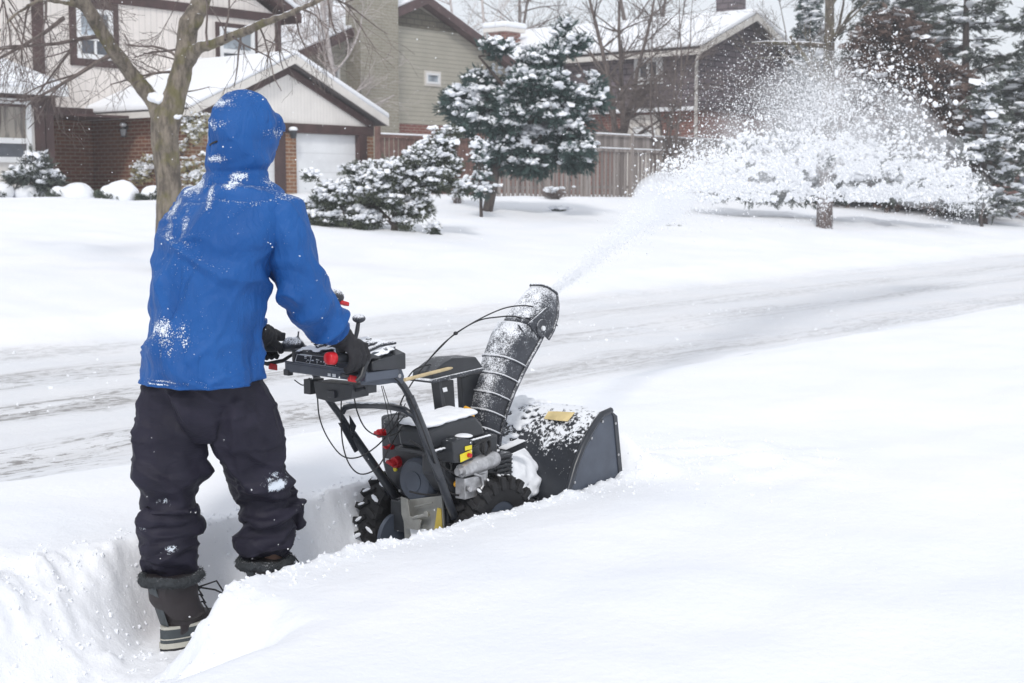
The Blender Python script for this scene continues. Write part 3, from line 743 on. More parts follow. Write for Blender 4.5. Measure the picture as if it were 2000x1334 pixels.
def shell_pts(c, r, n, bias=.5):
    d = rng.normal(size=(n,3)); d /= np.linalg.norm(d, axis=1)[:, None]
    rad = rng.uniform(bias, 1, n)**.6
    return np.array(c)[None] + d*rad[:, None]*np.array(r)[None], d
def bush(name, label, cat, blobs, base, mat, clump_r=.22, density=1.0, sprigs=26, slen=.16, snow=.7, snow_size=.55, trunk=None, group=None, minz=None, snow_flat=.6, gapf=0., sprig_w=1):
    """blobs: list of (centre, radii); filled with leaf clumps, snow lying on their upper sides"""
    T = thing(name, base, label, cat, group)
    P = []; Rr = []
    for c, r in blobs:
        vol = r[0]*r[1]*r[2]*4.19; n = max(6, int(vol/(clump_r**3*4.19)*density*.8))
        p, d = shell_pts(c, [max(.05, x-clump_r*.5) for x in r], n, .35); P.append(p); Rr.append(rng.uniform(.65, 1.25, n)*clump_r)
    P = np.concatenate(P); Rr = np.concatenate(Rr)
    if minz is not None: k_ = P[:,2] > minz; P = P[k_]; Rr = Rr[k_]
    if gapf:
        keep = np.array([noise.noise(Vector((p*1.3).tolist())) > -.5+gapf*.8 for p in P]); P = P[keep]; Rr = Rr[keep]
    n = len(P); cen = np.repeat(P, sprigs, 0); rr = np.repeat(Rr, sprigs)
    d = rng.normal(size=(n*sprigs, 3)); d[:,2] = d[:,2]*.75+.15; d /= np.linalg.norm(d, axis=1)[:, None]
    mid_ = P.mean(0); ow = cen-mid_; ow /= (np.linalg.norm(ow, axis=1)[:, None]+1e-6)
    d = d*.8 + ow*.55
    pos = cen + d*(rr*rng.uniform(.0, .85, n*sprigs))[:, None]
    sc = slen*rng.uniform(.6, 1.3, n*sprigs)
    MB().inst(*SPRIG, pos, np.stack([sc, sc*sprig_w, sc*sprig_w], 1), dir_rot(d + rng.normal(size=d.shape)*.25)).build('foliage', M[mat], T)
    # settled snow
    S = MB(); idx = np.arange(n)[rng.uniform(size=n) < snow]
    for j in range(6):
        q = idx[j::6]; m = len(q)
        if m == 0: continue
        reps = 13; q = np.repeat(q, reps); m = len(q)
        off = rng.normal(size=(m,3))*Rr[q][:, None]*.52; off[:,2] = np.abs(off[:,2])*.6 + Rr[q]*.42
        s = Rr[q]*snow_size*rng.uniform(.2, 1.0, m)**1.5*.85
        S.inst(*CHUNKS[j], P[q]+off, np.stack([s, s, s*snow_flat], 1), eul(rng.uniform(0, 6.28, m), rng.normal(size=m)*.25, rng.normal(size=m)*.25))
    S.build('settled_snow', M['snow'], T, smooth=60)
    if trunk:
        b = MB()
        for pts, rs in trunk: b.tube(pts, rs, 7)
        b.build('trunk', M['darkbark'], T, smooth=60)
    # limbs reaching towards the clumps so that none of them floats
    b = MB(); root = Vector(base) + Vector((0,0,.1)); sub = P[:: max(1, n//70)]
    if trunk: cand = [Vector(p) for pts, rs in trunk for p in pts[1:]]
    else: cand = [Vector((c[0], c[1], max(base[2]+.1, c[2]-r[2]*.6))) for c, r in blobs]
    for p in sub:
        p = Vector(p.tolist()); q = min(cand, key=lambda c_: (c_-p).length)
        mid = (p+q)/2 + Vector((0,0,-.12))*min(1, (p-q).length*.4); b.tube([q, mid, p], [.022, .014, .006], 5)
    b.build('branches', M['darkbark'], T, smooth=60)
    return T

def grow(b, p, d, L, r, depth, R_, droop=0., up=0., split=.5, kids=3, jit=.25, minr=.0025, curve=.3):
    n = 5; pts = [p]; rs = [r]; dirs = [d]
    cur = d.normalized()
    for i in range(n):
        cur = (cur + Vector((R_.gauss(0,1),R_.gauss(0,1),R_.gauss(0,1)))*jit*.45 + Vector((0,0,up-droop))*curve*.3).normalized()
        pts.append(pts[-1]+cur*L/n); rs.append(max(minr, r*(1-.62*(i+1)/n))); dirs.append(cur)
    b.tube(pts, rs, 6 if r > .03 else (4 if r > .008 else 3), caps=False)
    if depth <= 0: return
    for k in range(kids + (1 if R_.random() < .5 else 0)):
        i = R_.randint(1, n); f = R_.uniform(0,1); q = pts[i-1].lerp(pts[i], f)
        side = dirs[i].cross(Vector((R_.gauss(0,1),R_.gauss(0,1),R_.gauss(0,1)))).normalized()
        nd = (dirs[i] + side*R_.uniform(.5,1.2)*split*2).normalized()
        grow(b, q, nd, L*R_.uniform(.45,.8), rs[i]*R_.uniform(.55,.8), depth-1, R_, droop, up, split, kids, jit, minr, curve)

# ------------------------------------------------------------------ the big maple in the lawn
def lawn_tree():
    Y0 = 17.6
    base = PY(330, 560, Y0); base.z = ground(base.x, base.y)-.05
    T = thing('bare_tree', base, 'bare forked tree with mossy grey bark, standing behind the person', 'tree')
    pw = Y0/F
    def Q(px, py, dy=0): return PY(px, py, Y0+dy)
    b = MB()
    def limb(pts, n=14):
        P = [Q(x, y, dz) for x, y, w, dz in pts]; W = [w*pw/2*.86 for x, y, w, dz in pts]
        # resample with jitter for gnarled outline
        PP, WW = [], []
        for i in range(len(P)-1):
            for k in range(4):
                f = k/4; p = P[i].lerp(P[i+1], f); r_ = W[i]*(1-f)+W[i+1]*f
                j = noise.noise_vector(p*3)*r_*.25; PP.append(p+j); WW.append(r_*(1+.12*nz3(p.x*4,p.y*4,p.z*4)))
        PP.append(P[-1]); WW.append(W[-1]); b.tube(PP, WW, n)
    limb([(328,600,78,0),(329,480,60,0),(330,400,54,0),(326,300,58,0),(322,225,70,0),(328,205,60,0)], 18)
    limb([(318,232,56,0),(296,195,40,0),(262,150,33,0),(224,104,31,-.2),(190,47,32,-.4),(160,0,32,-.6),(125,-60,30,-.8)])
    limb([(326,230,60,0),(342,180,52,0),(352,142,48,0),(362,94,44,0),(370,47,42,0),(395,0,40,.1),(430,-70,34,.2)])
    limb([(372,60,30,0),(384,45,24,-.1),(392,38,20,-.1),(384,30,18,-.1)])
    limb([(366,120,34,0),(390,94,26,-.2),(425,82,23,-.4),(472,63,20,-.6),(515,45,17,-.8),(560,28,14,-1),(620,2,11,-1.2),(670,-25,8,-1.3)])
    limb([(160,12,14,-.5),(110,2,10,-.8),(70,3,9,-1),(30,28,8,-1.1),(0,60,7,-1.2),(-40,100,6,-1.2)])
    me = remesh(b, .028, 2)
    displace(me, lambda c, n: .012*nz3(c.x*9,c.y*9,c.z*3)+.008*nz3(c.x*24,c.y*24,c.z*8))
    link('trunk', me, M['bark'], T); me.shade_smooth()
    R_ = random.Random(11); b = MB()
    def tw(px, py, dz, dx, dy, L, r, depth=3, droop=.5, kids=3):
        a = Q(px, py, dz); c = Q(px+dx*60, py+dy*60, dz+R_.uniform(-.4,.4)); grow(b, a, (c-a).normalized(), L, r, depth, R_, droop=droop, kids=kids, split=.42)
    tw(225,104,-.2,-.6,.25,1.3,.03,3); tw(205,70,-.3,-1,.1,1.5,.028,3); tw(125,35,-.4,-1,.7,1.5,.028,3)
    tw(60,4,-1,-.3,1,.8,.016,3); tw(20,40,-1.1,.6,1,.8,.014,3); tw(90,2,-.9,.2,1,.9,.016,3)
    tw(345,140,0,-1,-.1,.9,.018,3); tw(352,120,0,-.7,-.7,1.,.02,3); tw(362,90,0,-1,.3,1.,.016,3); tw(330,180,0,.8,-.1,.5,.012,2)
    for x, y in ((405,88),(440,78),(472,63),(505,48),(540,36),(575,22),(610,8),(640,-8)):
        tw(x, y, -.6, R_.uniform(-.4,.8), R_.choice((-.9,.9,1)), R_.uniform(.6,1.0), .015, 3, kids=2)
    for x, y in ((455,72),(590,18),(650,-5)): tw(x, y, -.9, .8, .4, 1.0, .014, 2)
    for i in range(7): tw(R_.uniform(90,620), -30, R_.uniform(-1,1), R_.uniform(-.7,.7), 1, R_.uniform(.5,1.0), .011, 3, kids=3)
    for i in range(5): tw(R_.uniform(-20,60), R_.uniform(-20,20), R_.uniform(-1.2,-.5), R_.uniform(-.7,.7), 1, R_.uniform(.6,1.), .012, 3, kids=3)
    b.build('branches', M['twig'], T, smooth=60)
    s = MB(); 
    for px, py, r in ((302,190,.09),(311,196,.08),(318,190,.06),(232,103,.05),(344,228,.055),(333,233,.05),(352,226,.03)): s.ell(Q(px,py,-.08), (r,r,r*.7))
    me = remesh(s, .012, 2); displace(me, lambda c, n: .012*nz3(c.x*20,c.y*20,c.z*20)); link('settled_snow', me, M['snow'], T); me.shade_smooth()
lawn_tree()

def bare_tree(label, px, py, Y, h, r, mat='twig', name='bare_tree', stems=1, spread=.2, depth=4, seed=1, group=None, kids=3, up=.3, z0=None):
    p = PY(px, py, Y); p.z = ground(p.x, p.y)-.1 if z0 is None else z0
    T = thing(name, p, label, 'tree', group); R_ = random.Random(seed)
    tr = MB(); b = MB()
    for k in range(stems):
        d = Vector((R_.gauss(0,spread), R_.gauss(0,spread), 1)).normalized(); pts = [p+Vector((R_.uniform(-.1,.1)*stems*.5,R_.uniform(-.1,.1)*stems*.5,0))]; rs = [r*1.25]; n = 9
        hh = h*R_.uniform(.8,1)
        for i in range(n):
            d = (d + Vector((R_.gauss(0,.07),R_.gauss(0,.07),.05))).normalized(); pts.append(pts[-1]+d*hh/n); rs.append(max(.008, r*(1-.85*(i+1)/n)))
        tr.tube(pts, rs, 8)
        for i in range(2, n+1):
            for q in range(R_.randint(1,3)):
                a = R_.uniform(0,6.28); dd = Vector((math.cos(a),math.sin(a),R_.uniform(.3,1.1))).normalized()
                grow(b, pts[i], dd, hh*.28*R_.uniform(.6,1.1)*(1.15-.6*i/n), rs[i]*.55, depth-1, R_, up=up, kids=kids, split=.35, minr=.005)
    tr.build('trunk', M[mat], T, smooth=60); b.build('branches', M[mat], T, smooth=60)
    return T
bare_tree('pale barked birch with several stems, above the garage roof', 672, 330, 48, 10, .15, 'birch', 'birch_tree', 2, .16, 4, 5)
bare_tree('thin birch leaning behind the garage ridge', 612, 330, 49, 9, .06, 'birch', 'birch_tree', 2, .14, 4, 9)
bare_tree('slim grey tree beside the olive house roof', 915, 330, 62, 12.5, .11, 'birch', 'bare_tree', 2, .12, 4, 15)
bare_tree('slender multi stemmed tree in front of the brown house, behind the fence', 1208, 340, 46.5, 9.5, .12, 'twig', 'bare_tree', 3, .07, 4, 21, kids=2)
bare_tree('thin stemmed sapling clump between the window and the downspout', 1300, 340, 45.5, 7.2, .055, 'twig', 'bare_tree', 5, .12, 4, 33, kids=2)
bare_tree('tall grey trunk rising out of the blown snow', 1622, 300, 50, 13, .30, 'bark', 'bare_tree', 1, .02, 4, 41, kids=2)
bare_tree('thin crooked tree at the right end of the brown house roof', 1550, 300, 52, 8.5, .06, 'twig', 'bare_tree', 1, .07, 4, 47)

# ------------------------------------------------------------------ evergreens and shrubs
def PB(px, py, Y, rpx, rpy, ry=None):
    k = Y/F; return (tuple(PY(px, py, Y)), ((rpx*k), (rpx*k if ry is None else ry), rpy*k))
Y0 = 31
bl = [PB(1098,55,Y0,20,40),PB(1092,125,Y0,48,45),PB(1120,90,Y0,38,22),PB(930,95,Y0,28,16),PB(1010,120,Y0,60,38),PB(968,105,Y0,40,24),PB(1030,70,Y0,34,26),
      PB(885,125,Y0,34,10),PB(940,165,Y0,66,42),PB(1040,180,Y0,85,50),PB(1120,180,Y0,56,52),PB(905,205,Y0,52,30),PB(960,230,Y0,85,42),PB(1060,245,Y0,90,45),
      PB(1140,240,Y0,44,60),PB(1000,290,Y0,62,28),PB(1090,300,Y0,60,32),PB(1160,200,Y0,26,40),PB(1185,240,Y0,20,30),PB(1110,300,Y0,76,20),PB(985,320,Y0,40,22),PB(950,310,Y0,30,24),PB(1060,326,Y0,60,16),PB(965,335,Y0,30,24),PB(1120,322,Y0,40,12)]
bs = PY(950, 380, Y0); bs.z = ground(bs.x, bs.y)-.1
def tline(*a): return [PY(x, y, Y) for x, y, Y in a]
bush('evergreen_tree', 'large irregular blue green evergreen loaded with snow, in front of the fence', 'tree', bl, bs, 'spruce', .19, 2.3, 48, .15, .95, .60, minz=1.75, gapf=.42,
     trunk=[([bs, PY(972,310,Y0), PY(1035,200,Y0), PY(1080,110,Y0), PY(1098,40,Y0)], [.12,.11,.09,.06,.02]), ([PY(1040,240,Y0), PY(985,170,Y0), PY(935,110,Y0)], [.08,.05,.02]), ([PY(1036,280,Y0), PY(1120,220,Y0), PY(1165,190,Y0)], [.07,.05,.02])])
Y0 = 25
bl = [PB(640,425,Y0,42,26),PB(700,430,Y0,50,24),PB(660,385,Y0,52,28),PB(720,375,Y0,62,34),PB(615,400,Y0,20,22),PB(770,345,Y0,66,34),PB(790,390,Y0,52,36),PB(830,310,Y0,48,30),
      PB(865,280,Y0,28,28),PB(850,350,Y0,44,34),PB(880,330,Y0,22,36),PB(885,262,Y0,16,14),PB(610,345,Y0,18,8),PB(820,415,Y0,30,20),PB(700,335,Y0,30,18),PB(845,448,Y0,16,7),PB(790,440,Y0,20,9),PB(900,372,Y0,22,16)]
bs = PY(770, 452, Y0); bs.z = ground(bs.x, bs.y)-.05
bush('juniper_shrub', 'wide sprawling juniper shrub heaped with snow, in front of the garage door', 'shrub', bl, bs, 'juniper', .115, 2.6, 32, .085, .95, .60, gapf=.05,
     trunk=[([bs, PY(772,420,Y0), PY(785,380,Y0), PY(830,310,Y0)], [.07,.06,.04,.015]), ([PY(770,440,Y0), PY(730,400,Y0), PY(660,380,Y0)], [.05,.035,.015]), ([PY(772,430,Y0), PY(800,400,Y0), PY(850,350,Y0)], [.04,.03,.012])])
Y0 = 29
bl = [PB(935,290,Y0,10,14),PB(935,315,Y0,18,20),PB(938,345,Y0,26,24),PB(942,372,Y0,32,18)]
bs = PY(940, 388, Y0); bs.z = ground(bs.x, bs.y)-.1
bush('conical_shrub', 'small cone shaped evergreen shrub under the large evergreen', 'shrub', bl, bs, 'spruce', .16, 2.0, 24, .12, .9, .55, trunk=[([bs, PY(936,285,Y0)], [.04,.01])])
def mound(name, label, px, py, Y, rp, rh, seed, group=None, twigs=True, mat='juniper'):
    p = PY(px, py, Y); z = ground(p.x, p.y); k = Y/F; p.z = z-.05
    T = thing(name, p, label, 'shrub', group)
    b = MB(); R_ = random.Random(seed)
    b.ell(p+Vector((0,0,rh*k*.55)), (rp*k, rp*k, rh*k))
    for i in range(5): b.ell(p+Vector((R_.uniform(-.6,.6)*rp*k, R_.uniform(-.6,.6)*rp*k, rh*k*R_.uniform(.4,1.0))), (rp*k*.5, rp*k*.5, rh*k*.55))
    me = remesh(b, .05, 3); displace(me, lambda c, n: .10*nz3(c.x*1.8,c.y*1.8,c.z*1.8)+.03*nz3(c.x*6,c.y*6,c.z*6))
    link('snow_cover', me, M['snow'], T); me.shade_smooth()
    if twigs:
        n = 260; a = rng.uniform(0, 6.28, n); d = np.stack([np.cos(a), np.sin(a), rng.uniform(-.25,.35,n)], 1)
        pos = np.array(p+Vector((0,0,rh*k*.35)))[None] + d*np.array([rp*k*1.0, rp*k*1.0, rh*k*.5])[None]*rng.uniform(.85,1.08,(n,1))
        m_ = noise; keep = np.array([noise.noise(Vector((q*2.0).tolist())) > .02 for q in pos]); pos = pos[keep]; d = d[keep]
        sc = rng.uniform(.12,.24,len(pos)); MB().inst(*SPRIG, pos, sc, dir_rot(d+rng.normal(size=d.shape)*.4)).build('foliage', M[mat], T)
    return T
mound('snowy_shrub', 'rounded snow buried shrub under the left window', 66, 376, 33.5, 40, 22, 1, 'snow buried shrubs before the cream house')
mound('snowy_shrub', 'snow buried shrub with dark twigs showing, before the dark porch', 145, 378, 33.0, 38, 22, 2, 'snow buried shrubs before the cream house')
mound('snowy_shrub', 'tall smooth rounded snow buried shrub before the brick wall', 234, 380, 31.5, 32, 24, 3, 'snow buried shrubs before the cream house')
mound('snowy_shrub', 'snow buried shrub right against the base of the bare tree', 300, 384, 31.5, 20, 24, 6, 'snow buried shrubs before the cream house')
mound('snowy_shrub', 'low wide snow buried shrub at the left edge', -5, 372, 33, 30, 24, 5, 'snow buried shrubs before the cream house')
Y0 = 33.2
bl = [PB(72,322,Y0,26,26),PB(60,345,Y0,40,22),PB(95,355,Y0,30,18),PB(40,350,Y0,30,16)]
bs = PY(70, 372, Y0); bs.z = ground(bs.x, bs.y)-.05
bush('evergreen_shrub', 'green spiky evergreen shrub with snow on its arms, at the corner of the left window', 'shrub', bl, bs, 'pine', .17, 1.6, 24, .2, .8, .7)
# climber on the garage wall
p0 = PS(362, 235, 23.1)
bl = []
R_ = random.Random(4)
for i in range(26):
    px = R_.uniform(352, 398) if i < 20 else R_.uniform(268, 300); py = R_.uniform(232, 375) if i < 20 else R_.uniform(310, 365)
    q = PS(px, py, 23.05); bl.append(((q.x, q.y, q.z), (.13, .32, .30)))
bs = PS(375, 385, 23.0)
bush('climbing_shrub', 'frosted yellow green climber on the brick garage wall behind the bare tree', 'climbing plant', bl, bs, 'ivy', .12, .9, 16, .11, .75, .6)
# small bare bushes poking through the snow
def tuft(label, px, py, w, h, seed, dens=60, mat='twig', snow=True):
    p = HIT(px, py)
    k = PYdist(p)/F; T = thing('twiggy_shrub', p, label, 'shrub'); R_ = random.Random(seed); b = MB()
    for i in range(dens):
        a = R_.uniform(0, 6.28); q = p+Vector((math.cos(a)*w*k*R_.random()*.6, math.sin(a)*w*k*R_.random()*.6, -.02))
        grow(b, q, Vector((math.cos(a)*w/h*.7, math.sin(a)*w/h*.7, 1)).normalized(), h*k*R_.uniform(.5,1.0), .006, 1, R_, kids=2, minr=.004)
    b.build('branches', M[mat], T)
    if snow:
        n = 30; pos = np.array(p)[None]+np.stack([rng.normal(size=n)*w*k*.5, rng.normal(size=n)*w*k*.5, rng.uniform(.5,1.0,n)*h*k],1); s = rng.uniform(.03,.08,n)
        MB().inst(*LUMPS[0], pos, np.stack([s,s,s*.5],1), None).build('settled_snow', M['snow'], T, smooth=60)
def PYdist(p): return p.x*sA + p.y*cA
tuft('low twiggy bush against the picket fence', 1082, 388, 24, 24, 1, 90)
tuft('small green tuft poking through the lawn snow', 1090, 412, 20, 9, 2, 50, 'juniper')
tuft('flat dark twigs poking through the snow, below the blown snow stream', 1315, 440, 26, 5, 3, 40, 'juniper', False)
tuft('thin dry stalks beside the small conical shrub', 893, 398, 12, 30, 4, 26)
# snow laden shrub row behind the spray
Y0 = 36
bl = [PB(1400,355,Y0,44,26),PB(1455,340,Y0,50,36),PB(1520,345,Y0,50,34),PB(1590,335,Y0,56,40),PB(1460,300,Y0,50,26),PB(1540,290,Y0,56,30),PB(1420,378,Y0,50,14),PB(1490,380,Y0,60,16),PB(1570,380,Y0,60,16)]
bs = PY(1500, 388, Y0); bs.z = ground(bs.x, bs.y)-.1
bush('snowy_shrub', 'wide snow laden shrub behind the left part of the blown snow', 'shrub', bl, bs, 'pine', .2, 1.1, 20, .2, .98, .8)
bl = [PB(1660,345,Y0,50,32),PB(1720,335,Y0,56,36),PB(1790,345,Y0,48,30),PB(1850,355,Y0,34,20),PB(1690,300,Y0,44,26),PB(1660,382,Y0,50,14),PB(1740,382,Y0,60,16),PB(1820,384,Y0,50,12)]
bs = PY(1740, 388, Y0); bs.z = ground(bs.x, bs.y)-.1
bush('snowy_shrub', 'wide snow laden shrub behind the right part of the blown snow', 'shrub', bl, bs, 'pine', .2, .9, 18, .2, .98, .8)
# short trunk and sapling in front of them
p = HIT(1610, 446)
def trunk_tree():
    T = thing('young_tree', p-Vector((0,0,.1)), 'short snow plastered trunk with a crown lost in the blown snow', 'tree')
    k = PYdist(p)/F; b = MB()
    top = p+Vector((.0,.0,1.35)); b.tube([p-Vector((0,0,.2)), p+Vector((0,0,.5)), p+Vector((.02,0,.95)), top], [17*k,15*k,14*k,11*k], 12)
    b.build('trunk', M['frosttrunk'], T, smooth=60)
    b = MB(); R_ = random.Random(5)
    for i in range(8):
        a = R_.uniform(0,6.28); grow(b, top-Vector((0,0,R_.uniform(0,.3))), Vector((math.cos(a),math.sin(a),.5)).normalized(), R_.uniform(.6,1.0), .022, 2, R_, kids=3, minr=.007)
    b.build('branches', M['frosttrunk'], T, smooth=60)
M['frosttrunk'] = snowy('snow_plastered_bark', (.10,.075,.07), .9, amount=.48, nscale=26, up=.1, soft=.06, bdist=.02)
trunk_tree()
q_ = HIT(1918, 443)
k_ = PYdist(q_)/F; Yq = PYdist(q_)
bush('sapling', 'small round headed sapling on a thin twisted stem, at the right of the yard', 'tree', [PB(1920,385,Yq,26,12), PB(1915,375,Yq,14,10)], q_-Vector((0,0,.1)), 'pine', .14, 1.4, 20, .15, .95, .8,
     trunk=[([q_-Vector((0,0,.1)), PY(1916,420,Yq), PY(1922,400,Yq), PY(1920,385,Yq)], [.05,.045,.04,.03])])

# ------------------------------------------------------------------ conifers on the right
def conifer(name, label, px, Y, top_y, half_px, seed, mat, snow=.5, droop=.25, tiers=26, sparse=1.0, base_y=None, start=.12, ln=.34, group=None, nb=9, rise=0., flat=.4, snow_s=.16, taper=1.0, lean=0):
    k = Y/F; b0 = PY(px, 300, Y); b0.z = ground(b0.x, b0.y)-.1; top = PY(px+lean, top_y, Y); h = top.z-b0.z
    T = thing(name, b0, label, 'tree', group); R_ = random.Random(seed)
    tr = MB(); lx = top.x-b0.x; ly = top.y-b0.y
    def at(f): return Vector((b0.x+lx*f, b0.y+ly*f, b0.z+h*f))
    tr.tube([at(0), at(.3), at(.7), at(1)], [.02*h+.05, .016*h+.03, .008*h+.02, .01], 9)
    pos = []; dr = []; sc = []; sp = []; ss_ = []
    for i in range(tiers):
        f = start + (1-start)*(i+R_.uniform(-.3,.3))/tiers; c = at(f); rad = half_px*k*((1-f)**taper)*1.15+.25
        for j in range(nb):
            if R_.random() > sparse: continue
            a = R_.uniform(0, 6.28); L = rad*R_.uniform(.55,1.1); n = 6
            pts = []; 
            for m in range(n+1):
                g = m/n; pts.append(c+Vector((math.cos(a)*L*g, math.sin(a)*L*g, L*(rise*g - droop*g*g + .12*max(0, g-.6)))))
            tr.tube(pts, [.012*L+.012]+[.01*L+.006]*(n-1)+[.004], 4, caps=False)
            cnt = int(L*26)+4
            for m in range(cnt):
                g = R_.uniform(.15,1); q = pts[int(g*n*.999)].lerp(pts[int(g*n*.999)+1], g*n % 1)
                w = .28*L*(1-g*.6)+.1
                off = Vector((R_.gauss(0,1)*w*.45, R_.gauss(0,1)*w*.45, R_.gauss(0,1)*.07-.05)); pos.append(q+off)
                dd = Vector((math.cos(a), math.sin(a), -.1-droop*.6)) + Vector((R_.gauss(0,.6),R_.gauss(0,.6),R_.gauss(0,.35))); dr.append(dd); sc.append(ln*R_.uniform(.6,1.2))
                if R_.random() < snow*.45: sp.append(q+off*.8+Vector((0,0,.05))); ss_.append(snow_s*R_.uniform(.5,1.2))
    tr.build('trunk', M['darkbark'], T, smooth=60)
    s = np.array(sc); MB().inst(*SPRIG, np.array(pos), np.stack([s, s, s*.8], 1), dir_rot(np.array(dr))).build('crown', M[mat], T)
    if sp:
        S = MB(); sp = np.array(sp); s = np.array(ss_)
        for j in range(6):
            q = slice(j, None, 6); m = len(s[q]); S.inst(*CHUNKS[j], sp[q], np.stack([s[q]*1.3, s[q]*1.3, s[q]*flat], 1), eul(rng.uniform(0,6.28,m), rng.normal(size=m)*.2, rng.normal(size=m)*.2))
        S.build('settled_snow', M['snow'], T, smooth=60)
conifer('spruce_tree', 'snow dusted spruce left of the tall grey trunk', 1585, 56, -25, 75, 1, 'spruce', .6, .35, 24, 1, nb=10)
conifer('spruce_tree', 'small distant spruce beside the brown house roof', 1537, 75, 68, 22, 2, 'spruce', .15, .2, 16, 1, nb=8)
conifer('spruce_tree', 'tall dark spruce right of the tall grey trunk', 1710, 54, -170, 110, 3, 'pine', .2, .4, 30, .85, nb=10)
conifer('spruce_tree', 'broad rusty brown conifer in the middle of the right hand trees', 1745, 44, 10, 160, 4, 'rust', .05, .22, 30, 1, nb=13, taper=.6)
conifer('spruce_tree', 'rusty brown conifer lower down and further right', 1850, 43, 120, 110, 5, 'rust', .05, .22, 24, 1, nb=12, taper=.6)
conifer('pine_tree', 'tall pine with open layered branches at the right edge', 1888, 46, -130, 170, 6, 'pine', .18, .08, 17, .5, nb=8, rise=.12, ln=.36, taper=.55, start=.3)
conifer('pine_tree', 'slender young pine with level branches before the low house', 1925, 40, 150, 85, 7, 'pine', .3, .05, 13, .62, nb=8, rise=.08, ln=.30, taper=.8)
conifer('pine_tree', 'pine at the far right edge, cut by the frame', 2030, 44, -60, 110, 8, 'pine', .3, .1, 16, .6, nb=8, rise=.1, ln=.34, taper=.6)
conifer('spruce_tree', 'dense dark conifer between the tall spruce and the layered pine', 1800, 56, -110, 100, 12, 'pine', .25, .3, 30, 1, nb=11, taper=.8)
# dark wood far behind, seen between the houses
conifer('spruce_tree', 'distant spruce behind the house on the right edge', 1985, 85, 120, 90, 9, 'spruce', .6, .3, 20, 1, nb=8)
bare_tree('hazy bare tree behind the birches', 640, 300, 70, 14, .16, 'twig', 'bare_tree', 2, .14, 4, 61)
bare_tree('hazy bare tree over the snowy roof of the brown house', 1290, 300, 74, 16, .2, 'twig', 'bare_tree', 2, .12, 4, 63)
bare_tree('hazy bare tree behind the tall pine on the right', 1800, 300, 80, 17, .2, 'twig', 'bare_tree', 2, .15, 4, 65)
bare_tree('bare tree behind the top of the large evergreen', 1010, 300, 76, 15, .18, 'twig', 'bare_tree', 2, .12, 4, 67)
